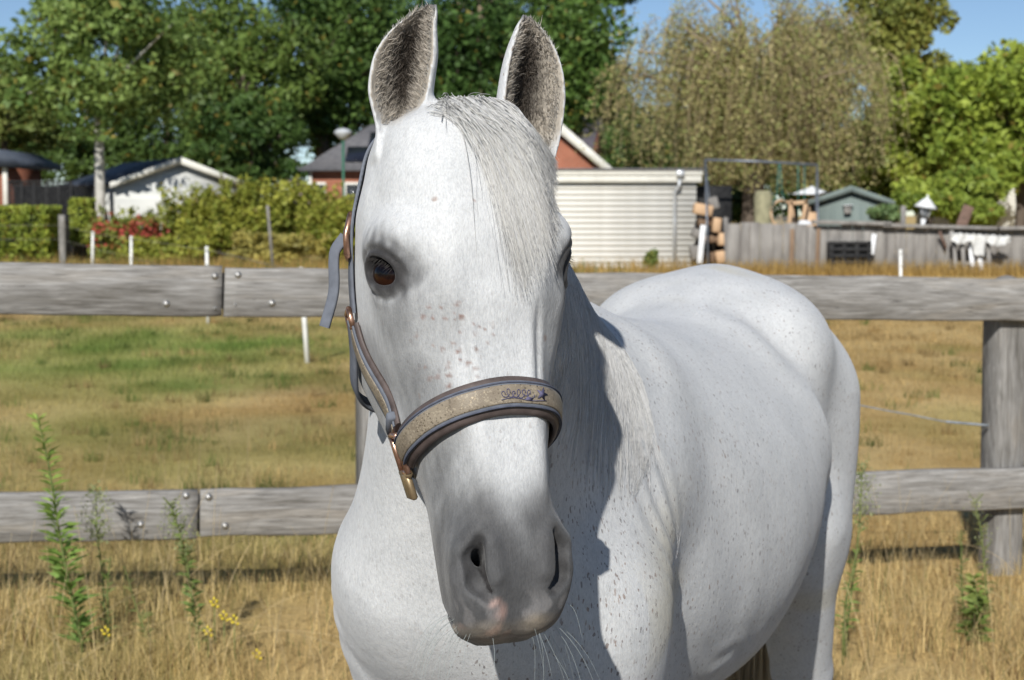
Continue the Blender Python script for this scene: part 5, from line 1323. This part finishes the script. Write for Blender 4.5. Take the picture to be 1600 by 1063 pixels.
# ------------------------------------------------------------------ trees, hedges and shrubs
M_LEAF = mat_tint('leaves', .55, .3, .32)
M_BARK = mat_noise('brown_bark', (.07, .055, .042), (.15, .12, .095), 6, .9, .1, .5, .02, sc=(1, 1, .3))
M_BIRCH = mat_noise('pale_birch_bark', (.30, .29, .25), (.58, .56, .52), 3, .8, .2, .3, .01, sc=(1, 1, 2.5))
M_PALEB = mat_noise('tan_bark', (.20, .16, .11), (.34, .27, .19), 4, .9, .1, .4, .02, sc=(1, 1, .3))
def leaf_quads(C, size, tint, nrm_bias=None, bias=0.0):
    n = len(C); a = RNG.normal(size=(n, 3))
    if nrm_bias is not None: a = a * (1 - bias) + nrm_bias * bias * 1.7
    a /= np.linalg.norm(a, axis=1, keepdims=True); b = np.cross(a, RNG.normal(size=(n, 3))); b /= np.linalg.norm(b, axis=1, keepdims=True); c = np.cross(a, b)
    s = np.asarray(size).reshape(-1, 1); k = RNG.uniform(.38, .62, (n, 1))
    V = np.stack([C - b*s, C + c*s*k + a*s*.12, C + b*s, C - c*s*k + a*s*.12], 1).reshape(-1, 3)
    return V, np.arange(n*4).reshape(-1, 4), np.repeat(tint, 4, 0)
def crown_points(c, r, n, lumps, rng, hollow=.35, lump=.34, flat=.0):
    """leaf positions in lumpy clusters over an ellipsoid"""
    c = np.asarray(c, float); r = np.asarray(r, float)
    d = rng.normal(size=(lumps, 3)); d /= np.linalg.norm(d, axis=1, keepdims=True); 
    lc = d * rng.uniform(.35, .86, (lumps, 1)); lr = lump * rng.uniform(.6, 1.25, lumps)
    w = lr**2; k = rng.choice(lumps, n, p=w/w.sum()); e = rng.normal(size=(n, 3)); e /= np.linalg.norm(e, axis=1, keepdims=True)
    q = lc[k] + e * (lr[k] * rng.uniform(hollow, 1.0, n)**.6)[:, None] * np.array([1.1, 1.1, .85])
    return c + q * r, e, k, c + lc * r
def tint_leaves(n, c0, c1, k, rng, yellow=.04):
    lumpv = rng.uniform(0, 1, 400)[k % 400][:, None]; t = np.clip(lumpv * .7 + rng.uniform(-.15, .45, (n, 1)), 0, 1)
    col = (np.array(c0) * (1 - t) + np.array(c1) * t) * 2.0; y = rng.uniform(0, 1, n) < yellow
    col[y] = np.array([.24, .20, .04]) * rng.uniform(.7, 1.2, (y.sum(), 1)); return col
def tree(name, label, px, py, rx, ry, Y, c0, c1, n, lsize, trunk_px=None, trunk_r=.22, bark=None, seed=0, lumps=34, yellow=.04, rd=None, group='trees behind the gardens', lump=.34):
    rng = np.random.default_rng(seed + 100); s = Y / F_PX; c = at(px, py, Y); r = np.array([rx*s, (rd or rx*.8)*s, ry*s])
    xb = xpx(trunk_px if trunk_px else px, Y); t = empty(name, (xb, Y, 0), label, 'tree', group)
    n = int(n * 1.35); lsize = lsize * .84
    P, e, k, lc = crown_points(c, r, n, lumps, rng, lump=lump)
    P = P[P[:, 2] > .3]; m = len(P)
    V, Fq, C = leaf_quads(P, rng.gamma(6, 1/6, m) * lsize, tint_leaves(m, c0, c1, k[:m], rng, yellow))
    mesh_np('crown', V, Fq, M_LEAF, t, False, C)
    zb = c[2] - r[2]*.55; bk = bark or M_BARK; tm = MB()
    fork = np.array([xb*.75 + c[0]*.25, Y, max(1.5, c[2] - r[2]*.35)])
    tm.tube(crom(np.array([(xb, Y, -.2), (xb + rng.normal(0, .08), Y, fork[2]*.5), fork]), 8), np.linspace(trunk_r*1.25, trunk_r*.8, 8), 9)
    tr_ = tm.build('trunk', bk, t, True)
    lm = MB(); order = rng.permutation(len(lc))[:12]
    for i in order:
        q = lc[i]; mid = fork*.5 + q*.5 + rng.normal(0, .12, 3)*r.max()*.3 + np.array([0, 0, .06*r[2]])
        lm.tube(crom(np.array([fork - _z*.15*trunk_r, mid, q]), 7), np.linspace(trunk_r*.55, trunk_r*.10, 7), 6, False)
    lm.build('limbs', bk, t, True)
    return t
DK0, DK1 = (.020, .042, .010), (.060, .100, .022)
MD0, MD1 = (.040, .065, .014), (.105, .135, .030)
tree('birch_tree', 'airy yellow-green birch with pale trunk at the left of the gardens', 165, 95, 175, 165, 55.5, (.045, .078, .018), (.125, .170, .045), 13000, .13, 153, .17, M_BIRCH, 1, 46, .05, lump=.27)
tree('garden_tree', 'light green tree at the far left edge over the hedge', 15, 170, 110, 95, 62, (.05, .075, .018), (.13, .15, .04), 6500, .13, 5, .16, None, 2, 26)
tree('broadleaf_tree', 'dark green broadleaf tree between birch and street lamp', 370, 120, 130, 160, 72, MD0, (.09, .13, .028), 12000, .16, 380, .3, None, 3, 40)
tree('broadleaf_tree', 'tall dark green tree left of the horse ears over the solar house', 500, 95, 130, 190, 76, DK0, DK1, 13000, .17, 505, .35, None, 4, 44, .02)
tree('broadleaf_tree', 'dark green tree low behind the roadside brambles', 400, 225, 95, 80, 70, DK0, (.05, .085, .02), 7000, .15, 400, .25, None, 5, 26, .02)
tree('broadleaf_tree', 'tall dark tree with pale trunk seen between the horse ears', 690, 120, 150, 180, 80, DK0, (.055, .10, .024), 14000, .18, 690, .3, None, 6, 44, .03)
tree('broadleaf_tree', 'deep green tree right of the horse ears beside the willow', 890, 95, 105, 150, 76, DK0, (.065, .11, .022), 11000, .17, 895, .3, None, 7, 38, .05)
tree('broadleaf_tree', 'dark overhanging tree top at the upper middle, reaching over the willow', 905, -40, 130, 62, 86, (.016, .034, .010), (.045, .075, .018), 6500, .15, 850, .3, None, 8, 30, .02, lump=.26)
tree('young_tree', 'small dark tree under the distant grey roof beside the garage', 968, 232, 32, 55, 66, DK0, (.06, .10, .025), 3200, .13, 968, .12, None, 9, 18)
tree('poplar_tree', 'tall yellowish-green tree rising behind the willow at right', 1405, 60, 88, 110, 68, (.055, .070, .014), (.15, .155, .035), 10000, .15, 1405, .25, None, 10, 36, .10)
tree('green_tree', 'bright yellow-green tree standing right of the willow', 1440, 205, 105, 120, 52, (.075, .105, .016), (.20, .23, .038), 11000, .14, 1450, .18, None, 11, 40, .07)
tree('green_tree', 'bright green tree at the right edge of the picture', 1575, 190, 120, 150, 49, (.075, .11, .016), (.205, .245, .04), 12000, .14, 1590, .2, None, 12, 42, .05)
tree('green_tree', 'shadowy green bush-like tree behind the small green shed', 1335, 262, 75, 75, 53, (.045, .07, .014), (.13, .16, .03), 7000, .13, 1330, .14, None, 13, 28)
tree('green_tree', 'low bright green tree behind the tilted lantern', 1500, 305, 95, 55, 46.5, (.07, .105, .016), (.20, .235, .04), 7000, .12, 1500, .12, None, 14, 30)
tree('broadleaf_tree', 'dark tree filling the gap behind the swing frame', 1120, 300, 95, 60, 60, (.018, .036, .01), (.05, .08, .02), 6000, .15, 1130, .2, None, 15, 24, .02)
for i, (px, py, rx, ry, l) in enumerate(((40, 245, 95, 70, 'dark tree row low behind the black mesh run'), (190, 235, 100, 75, 'dark green tree low behind the summer house roof'), (320, 250, 90, 80, 'dark leafy tree low between summer house and brambles'),
        (590, 240, 120, 95, 'dark tree low behind the solar house roof'), (800, 215, 110, 90, 'dark tree low behind the brick gable'), (1010, 240, 70, 70, 'dark tree low behind the garage roof end'), (1090, 250, 80, 75, 'dark tree behind the willow, left of its trunk'),
        (1240, 255, 90, 75, 'dark tree behind the willow, right of its trunk'), (1380, 240, 90, 90, 'deep green tree low behind the bright trees'), (1500, 240, 90, 90, 'deep green tree in front of the white house'), (1600, 260, 90, 90, 'deep green tree low at the right edge'))):
    tree('background_tree', l, px, py, rx, ry, 84 + i % 3 * 2 if i != 9 else 68, (.018, .036, .010), (.060, .095, .022), 6500, .18, px, .22, None, 40 + i, 26, .02, lump=.42)
for i, (px, py, rx, ry, l) in enumerate(((265, 105, 110, 115, 'dark tree filling the gap between birch and broadleaf trees'), (600, 80, 115, 120, 'dark tree crown behind the left ear'), (800, 70, 110, 110, 'dark tree crown behind the right ear'), (935, 170, 60, 90, 'narrow dark tree between right ear and willow'))):
    tree('backdrop_tree', l, px, py, rx, ry, 92 + i, (.018, .036, .010), (.060, .095, .022), 7500, .19, px, .25, None, 60 + i, 30, .02, lump=.42)
# pale trunk standing before the dark trees, seen between the ears
pt = empty('bare_trunk', (xpx(752, 79.0), 79.0, 0), 'pale tan tree trunk with few leaves rising between the horse ears', 'tree', 'trees behind the gardens')
bt_ = at(750, 95, 79.0); MB().tube(crom(np.array([(bt_[0]+.1, 79.0, 0), (bt_[0], 79.0, bt_[2]), at(752, 40, 79.0), at(750, -60, 79.0)]), 10), np.linspace(.20, .15, 10), 9).build('trunk', M_PALEB, pt, True)
lm = MB()
for (a, b) in (((752, 60), (800, 30)), ((750, 30), (705, -5)), ((752, 10), (800, -20))): lm.tube(crom(np.array([at(*a, 79.0), (at(*a, 79.0)+at(*b, 79.0))/2 - _z*.1, at(*b, 79.0)]), 6), np.linspace(.09, .03, 6), 6)
lm.build('limbs', M_PALEB, pt, True)
# drooping willow, half dried out
rng = np.random.default_rng(77); Yv = 52.0; sv = Yv / F_PX; wl = empty('willow_tree', (xpx(1176, Yv), Yv, 0), 'large drooping olive-brown willow with thick trunk behind the swing frame', 'tree', 'trees behind the gardens')
x0 = xpx(1176, Yv); MB().tube(crom(np.array([(x0-.05, Yv, -.2), (x0, Yv, 1.6), (x0+.05, Yv, 2.8), (x0+.15, Yv, 4.0)]), 10), np.array([.48, .42, .38, .36, .35, .35, .36, .38, .36, .30]), 11).build('trunk', M_BARK, wl, True)
lm = MB(); tips = []
for i in range(40):
    an = rng.uniform(0, 6.283); rad = rng.uniform(.35, 1.0); hx = math.cos(an)*rad*225*sv; hy = math.sin(an)*rad*150*sv
    zt_ = zpx(-10 + 130*rad**2 + rng.uniform(-25, 25), Yv); f0 = np.array([x0 + .1, Yv, rng.uniform(2.8, 4.0)]); tip = np.array([x0 + .1 + hx, Yv + hy, zt_])
    mid = f0*.45 + tip*.55 + np.array([0, 0, .9]) + rng.normal(0, .25, 3); pth = crom(np.array([f0, mid, tip]), 12); lm.tube(pth, np.linspace(.15, .03, 12), 6, False); tips.append(pth)
lm.build('limbs', M_PALEB, wl, True)
tp = np.concatenate([p[4:] for p in tips]); n = 2100; st0 = tp[rng.integers(0, len(tp), n)] + rng.normal(0, .30, (n, 3)); up_ = rng.uniform(-.1, .55, n)
out = st0 - np.array([x0, Yv, 0]); out[:, 2] = 0; out /= np.maximum(np.linalg.norm(out, axis=1, keepdims=True), .3)
Ld = rng.uniform(1.3, 3.2, n)[:, None] * np.clip((st0[:, 2:3] - 1.4) / 3.0, .35, 1.1)
p1 = st0 + out * .35 + up_[:, None] * _z; p3 = st0 + out * rng.uniform(.3, 1.0, (n, 1)) - Ld * _z + rng.normal(0, .12, (n, 3)); p3[:, 2] = np.maximum(p3[:, 2], zpx(rng.uniform(255, 300, n).mean(), Yv) - rng.uniform(0, .5, n)); p2 = st0 + out * .75 - Ld * .35 * _z
tw = bez(st0, p1, p2, p3, 12)
strands('twigs', None, tw[:1100], np.full(1100, .013), np.full(1100, .004), mat_tint('willow_twigs', .9, .1), wl, np.array([.34, .27, .165]) * rng.uniform(.7, 1.25, (1100, 1)))
kk = rng.integers(0, n, 88000); jj = rng.integers(2, 12, 88000); P = tw[kk, jj] + rng.normal(0, .11, (88000, 3)); V, Fq, C = leaf_quads(P, rng.uniform(.028, .078, 88000), (np.array([.42, .37, .165]) + rng.uniform(-.02, .05, (88000, 1)) * np.array([1, .95, .3])) * np.where(rng.uniform(0, 1, (88000, 1)) < .3, np.array([[.75, .95, .7]]), 1.0) * rng.uniform(.75, 1.1, (n, 1))[kk])
mesh_np('crown', V, Fq, M_LEAF, wl, False, C)

def shrub(name, label, cat, px, py, rx, ry, Y, c0, c1, n, lsize, seed, group=None, flowers=None, lumps=16, box=False, canes=0, cane_h=1.85):
    rng = np.random.default_rng(seed + 500); s = Y / F_PX; c = at(px, py, Y); r = np.array([rx*s, min(rx, 45)*s*.9, ry*s]); e = empty(name, (c[0], Y, 0), label, cat, group)
    if box:
        q = rng.uniform(-1, 1, (n, 3)); f = rng.integers(0, 3, n); q[np.arange(n), f] = np.sign(q[np.arange(n), f]) * rng.uniform(.86, 1.03, n); P = c + q * r; k = (np.abs(P[:, 0]*3).astype(int) + np.abs(P[:, 2]*4).astype(int)) % 400
    else: P, _, k, lc = crown_points(c, r, n, lumps, rng, lump=.42)
    if canes:
        b0 = c + np.stack([rng.uniform(-.9, .9, canes) * r[0], rng.uniform(-.5, .5, canes) * r[1], -.6 * r[2] * np.ones(canes)], 1)
        tip = b0 + np.stack([rng.normal(0, .35, canes), rng.normal(0, .3, canes), r[2] * rng.uniform(1.0, cane_h, canes)], 1); md = (b0 + tip) / 2 + np.array([0, 0, .35]) + rng.normal(0, .12, (canes, 3))
        tt = rng.uniform(.25, 1, (canes, 34))[..., None]; Q = (b0[:, None]*(1-tt)**2 + 2*md[:, None]*tt*(1-tt) + tip[:, None]*tt*tt + rng.normal(0, .055, (canes, 34, 3))).reshape(-1, 3)
        P = np.concatenate([P, Q]); k = np.concatenate([k, np.repeat(rng.integers(0, 400, canes), 34)])
    ok = P[:, 2] > .02; P, k = P[ok], k[ok]; m = len(P)
    V, Fq, C = leaf_quads(P, rng.uniform(.6, 1.3, m) * lsize, tint_leaves(m, c0, c1, k, rng, .10)); mesh_np('foliage', V, Fq, M_LEAF, e, False, C)
    sm = MB()
    for i in range(7):
        b = np.array([c[0] + rng.uniform(-.5, .5)*r[0], Y + rng.uniform(-.3, .3)*r[1], -.05]); tpt = c + rng.uniform(-.7, .7, 3) * r; sm.tube(crom(np.array([b, (b+tpt)/2 + rng.normal(0, .06, 3), tpt]), 5), np.linspace(.022, .008, 5), 5, False)
    sm.build('stems', M_BARK, e, True)
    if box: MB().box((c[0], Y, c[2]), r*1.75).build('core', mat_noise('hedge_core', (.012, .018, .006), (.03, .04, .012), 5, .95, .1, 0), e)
    if flowers is not None:
        col, nf, fs, zlo = flowers; q = rng.normal(size=(nf, 3)); q[:, 1] = -np.abs(q[:, 1]); q /= np.linalg.norm(q, axis=1, keepdims=True); q[:, 2] = np.abs(q[:, 2]) * (1 - zlo) + zlo * rng.uniform(-1, 1, nf)
        P = c + q * r * rng.uniform(.85, 1.1, (nf, 1)); P = np.repeat(P, 4, 0) + rng.normal(0, fs*.5, (nf*4, 3)); V, Fq, C = leaf_quads(P, np.full(len(P), fs), np.array(col) * rng.uniform(.7, 1.15, (len(P), 1))); o = mesh_np('blossoms', V, Fq, M_LEAF, e, False, C); o['kind'] = 'stuff'
    return e
HG = ((.085, .115, .016), (.20, .225, .035)); BR = ((.075, .10, .02), (.20, .205, .05))
shrub('clipped_hedge', 'square clipped yellow-green hedge at the left edge of the field', 'hedge', 22, 368, 62, 44, 47.5, *HG, 7000, .085, 1, box=True)
shrub('clipped_hedge', 'narrow clipped hedge end right of the black mesh run', 'hedge', 129, 346, 16, 34, 49.5, *HG, 2200, .075, 2, box=True)
shrub('flowering_shrub', 'rose bush covered in red and pink flowers before the summer house', 'shrub', 205, 372, 62, 40, 48.5, *BR, 5200, .085, 3, None, ((.50, .10, .075), 110, .085, .6), canes=30)
for i, (px, py, rx, ry, Yk, l) in enumerate(((320, 355, 62, 58, 48.6, 'leafy bramble bush right of the red rose bush'), (270, 395, 70, 22, 47.6, 'low bramble growth below the rose bush'), (395, 340, 60, 68, 49.2, 'tall bramble bush behind the tall leaning stake'),
        (462, 345, 62, 62, 49.8, 'tallest bramble bush, under the brick wall of the solar house'), (530, 365, 55, 55, 48.4, 'bramble bush half hidden by the horse head'), (430, 390, 75, 26, 47.4, 'low yellowing brambles at the foot of the tall bushes'))):
    shrub('bramble_bush', l, 'bush', px, py, rx, ry, Yk, (.085, .105, .016) if i != 5 else (.12, .11, .03), (.21, .21, .035) if i != 5 else (.26, .22, .06), 5200, .085, 10 + i, 'bramble bushes along the far side of the field', ((.24, .15, .30), 16, .06, 0) if i == 3 else None, 24, canes=70 if i not in (1, 5) else 30, cane_h=1.85 if i < 2 else 1.55)
shrub('garden_bush', 'soft green bush growing in front of the green shed', 'bush', 1388, 333, 34, 20, 43.2, (.05, .085, .03), (.12, .17, .07), 2600, .055, 30)
shrub('garden_bush', 'small weed bush growing before the cream garage wall', 'bush', 1018, 407, 12, 16, 42.6, (.06, .085, .02), (.15, .18, .05), 900, .055, 31)
for i, (px, l) in enumerate(((640, 'shadowed shrub behind the horse head by the garage'),)):
    shrub('garden_bush', l, 'bush', px, 350, 60, 60, 50, *BR, 3500, .09, 32)
# ------------------------------------------------------------------ stakes and wires of the pasture
M_PLAST = mat_noise('white_plastic', (.66, .66, .63), (.78, .78, .75), 12, .45, .4, 0)
def stake(name, label, tx, ty, bx, Y, mat, r=.02, cat='stake', grp=None):
    t = at(tx, ty, Y); b = at(bx, 500, Y); b[2] = float(ground_z(b[0], Y)) - .05; e = empty(name, (b[0], Y, 0), label, cat, grp)
    MB().tube([b, b*.5+t*.5, t], [r, r, r*.9], 8).build('shaft', mat, e, True)
    for f in (.55, .78, .95):
        p = b*(1-f) + t*f; MB().lathe(p + np.array([0, -r*.8, 0]), [(.008, 0), (.012, .012), (.006, .026)], 6, (0, -1, 0)).build('insulator', mat, e)
    return t
GP = 'white electric fence posts in the pasture'
tops = [stake('fence_post_stake', 'nearest white plastic fence post, just left of the horse halter', 470, 418, 480, 16.0, M_PLAST, .026, 'post', GP),
        stake('fence_post_stake', 'white plastic fence post in line with the butted joint of the top rail', 323, 385, 325, 22.1, M_PLAST, .025, 'post', GP),
        stake('fence_post_stake', 'white plastic fence post below the red rose bush', 205, 369, 206, 35.0, M_PLAST, .034, 'post', GP),
        stake('fence_post_stake', 'leftmost white plastic fence post beside the clipped hedge', 145, 362, 146, 43.0, M_PLAST, .04, 'post', GP)]
stake('fence_post_stake', 'single white plastic fence post in front of the grey board wall at right', 1407, 390, 1408, 22.7, M_PLAST, .025, 'post', GP)
stake('tall_stake', 'tall slanting grey stake among the bramble bushes', 418, 321, 428, 43.5, M_OLD, .042)
sp0 = at(97, 336, 43.5); tag(plank('corner_post', (sp0[0], 43.5, -.2), sp0, .16, .16, M_OAK2, None, 31, up=(1, 0, 0), segs=8), 'brown wooden corner post at the end of the clipped hedge', 'post')
hp0 = at(389, 288, 50.5); tag(plank('gate_post', (hp0[0], 50.5, -.2), hp0, .2, .2, M_OAK2, None, 32, up=(1, 0, 0), segs=8), 'grey wooden post and bars above the brambles left of the stake', 'post')
m = MB(); 
for py in (303, 313): m.bar(at(372, py, 50.6), at(410, py, 50.6), .10, .04, bev=.004)
tag(m.build('gate_bars', M_OLD), 'two grey gate bars between bramble bushes', 'gate')
for j, f in enumerate((.95, .55)):
    P = [at(-300, 356 + 20*j, 43.0), at(97, 352 + 22*j, 43.3)] + [np.array([t[0], t[1], t[2]*f]) - np.array([0, .03, 0]) for t in tops[::-1]]
    o = MB().tube(crom(np.array(P), 50), .0035, 5).build('fence_line', M_OLD, None, True); tag(o, ['upper', 'lower'][j] + ' thin electric fence line strung between the white posts', 'wire')

# ------------------------------------------------------------------ weeds by the fence
M_WEED = mat_tint('weed_leaves', .6, .25, .3)
def weed(label, pts, Y, leaf, n, c0, c1, seed, plume=0, droop=.2, dens=(0, 1), stem=.0045, lw=.14):
    """pts: photo pixels from the root to the tip; narrow leaves spiralling up the stem, optional flower plume"""
    rng = np.random.default_rng(seed + 900); P = crom(np.array([at(x, y, Y) for x, y in pts]), 40); P[:, 1] += np.linspace(0, 1, 40)**2 * rng.normal(0, .04)
    P = np.concatenate([[P[0] - _z*.12], P]); e = empty('tall_weed', (P[0][0], Y, float(ground_z(P[0][0], Y))), label, 'weed', 'tall weeds along the fence')
    MB().tube(P, np.linspace(stem, stem*.35, len(P)), 6).build('stem', mat_noise('weed_stem', (.10, .14, .04), (.18, .20, .07), 20, .7, .2, 0) if 'weed_stem' not in bpy.data.materials else bpy.data.materials['weed_stem'], e, True)
    f = rng.uniform(dens[0], dens[1], n); i = np.clip((f * 39).astype(int) + 1, 1, 39); an = np.arange(n) * 2.399 + rng.normal(0, .3, n)
    d = np.stack([np.cos(an), np.sin(an), rng.uniform(.25, .9, n)], 1); d /= np.linalg.norm(d, axis=1, keepdims=True)
    L = leaf * rng.uniform(.6, 1.2, n) * np.clip(1.25 - f * .75, .25, 1); r0 = P[i]; wv = np.cross(d, rng.normal(size=(n, 3))); wv /= np.linalg.norm(wv, axis=1, keepdims=True); w = (L * lw * .5)[:, None]
    m = r0 + d * (L*.5)[:, None]; tp = r0 + d * L[:, None] - _z * (L*droop)[:, None]
    V = np.stack([r0 - wv*w*.3, r0 + wv*w*.3, m + wv*w, tp, m - wv*w], 1).reshape(-1, 3); b = np.arange(n)[:, None]*5
    C = 1.25 * np.repeat(np.array(c0)*(1-f[:, None]) + np.array(c1)*f[:, None], 5, 0) * np.repeat(rng.uniform(.7, 1.2, (n, 1)), 5, 0)
    mesh_np('leaves', V, [b + np.array([[0, 1, 2, 4]]), b + np.array([[4, 2, 3]])], M_WEED, e, False, C)
    if plume:
        k = rng.uniform(.62, 1.0, plume); i = (k*39).astype(int)+1; rr = .055 * np.sin((1-k)/.38*2.6 + .25) + .006; an = rng.uniform(0, 6.283, plume)
        Q = P[i] + np.stack([np.cos(an)*rr, np.sin(an)*rr, rng.uniform(0, .03, plume)], 1) * rng.uniform(.3, 1.1, (plume, 1)); V, Fq, C = leaf_quads(Q, rng.uniform(.0035, .007, plume), np.array([.30, .33, .15]) * rng.uniform(.6, 1.25, (plume, 1)))
        mesh_np('flower_plume', V, Fq, M_WEED, e, False, C)['kind'] = 'stuff'
        m2 = MB()
        for _ in range(16):
            j = rng.integers(24, 40); a = rng.uniform(0, 6.283); m2.tube([P[j], P[j] + np.array([math.cos(a)*.03, math.sin(a)*.03, .04])], .0012, 4, False)
        m2.build('sprigs', bpy.data.materials['weed_stem'], e)
    return e
G0, G1 = (.105, .185, .040), (.24, .34, .07)
weed('tallest upright green weed with dense narrow leaves at far left', [(128, 1005), (110, 920), (92, 820), (80, 730), (63, 645)], 5.05, .085, 330, G0, G1, 1, droop=.12, stem=.006)
weed('pale flowering weed in front of the lower left rail, shading it', [(165, 990), (160, 900), (152, 840), (148, 760)], 5.25, .05, 60, G0, G1, 2, 420)
weed('thin stalked weed between the flowering weed and the rail joint', [(170, 1000), (168, 930), (172, 870)], 5.15, .045, 50, (.12, .17, .06), (.20, .24, .08), 3)
weed('bushy green weed topped with pale buds left of the lower joint', [(312, 1010), (300, 930), (290, 860), (270, 780)], 5.1, .05, 170, (.085, .135, .035), (.17, .22, .06), 4, 340, lw=.22)
weed('leaning sparse weed between the two bushy weeds', [(235, 1010), (215, 950), (200, 880)], 5.2, .05, 46, (.12, .16, .05), (.18, .20, .06), 5)
weed('yellow-green flowering weed rising beside the horse rump', [(1322, 990), (1334, 900), (1345, 820), (1352, 725)], 5.3, .05, 80, G0, (.20, .25, .06), 6, 460)
weed('slim weed growing close to the hind leg', [(1318, 985), (1325, 920), (1340, 860)], 5.2, .04, 50, G0, (.2, .24, .06), 7)
weed('tall brown-tipped weed in front of the right-hand post', [(1545, 985), (1540, 900), (1535, 830), (1525, 780)], 5.8, .045, 150, (.10, .13, .04), (.22, .21, .07), 8, 90)
weed('upright weed left of the right-hand post', [(1508, 985), (1502, 910), (1498, 825)], 5.7, .05, 110, (.09, .13, .035), (.16, .20, .06), 9)
weed('low leafy weed clump at the foot of the right-hand post', [(1522, 1000), (1528, 950), (1522, 900)], 5.5, .075, 140, (.10, .15, .035), (.20, .25, .06), 10, lw=.3)
weed('fresh green sprig on the ground beside the hind leg', [(1300, 1066), (1300, 1055), (1302, 1045)], 5.2, .05, 24, (.12, .24, .05), (.16, .30, .06), 11, lw=.5)
weed('weed half hidden behind the horse chest', [(540, 1000), (532, 940), (528, 880)], 5.3, .045, 60, (.12, .16, .05), (.2, .22, .06), 12, 60)
# small yellow flowers
M_YEL = mat_noise('yellow_petals', (.55, .42, .03), (.72, .58, .06), 40, .6, .2, 0)
for (px, py, l) in ((350, 966, 'left one of the pair right of the bushy weed'), (366, 972, 'right one of the pair right of the bushy weed'), (165, 990, 'at the foot of the thin stalked weed'), (325, 990, 'at the foot of the bushy weed'), (335, 945, 'highest, above the pair'), (402, 1026, 'lowest, towards the horse chest')):
    c = at(px, py, 5.0); fl = empty('yellow_flower', (c[0], c[1], float(ground_z(c[0], c[1]))), 'small yellow toadflax flower, ' + l, 'flower', 'yellow flowers in the dry grass'); MB().tube([c*np.array([1, 1, 0]) + np.array([.01, 0, float(ground_z(c[0], c[1]))-.02]), c - _z*.1, c], .0018, 5).build('stem', bpy.data.materials['weed_stem'], fl)
    m = MB()
    for k in range(7):
        a = k*2.4; m.lathe(c + np.array([math.cos(a)*.006, math.sin(a)*.006, k*.004 - .01]), [(.001, 0), (.0042, .004), (.004, .008), (.001, .012)], 6, (math.cos(a), math.sin(a), .8))
    m.build('petals', M_YEL, fl, True)
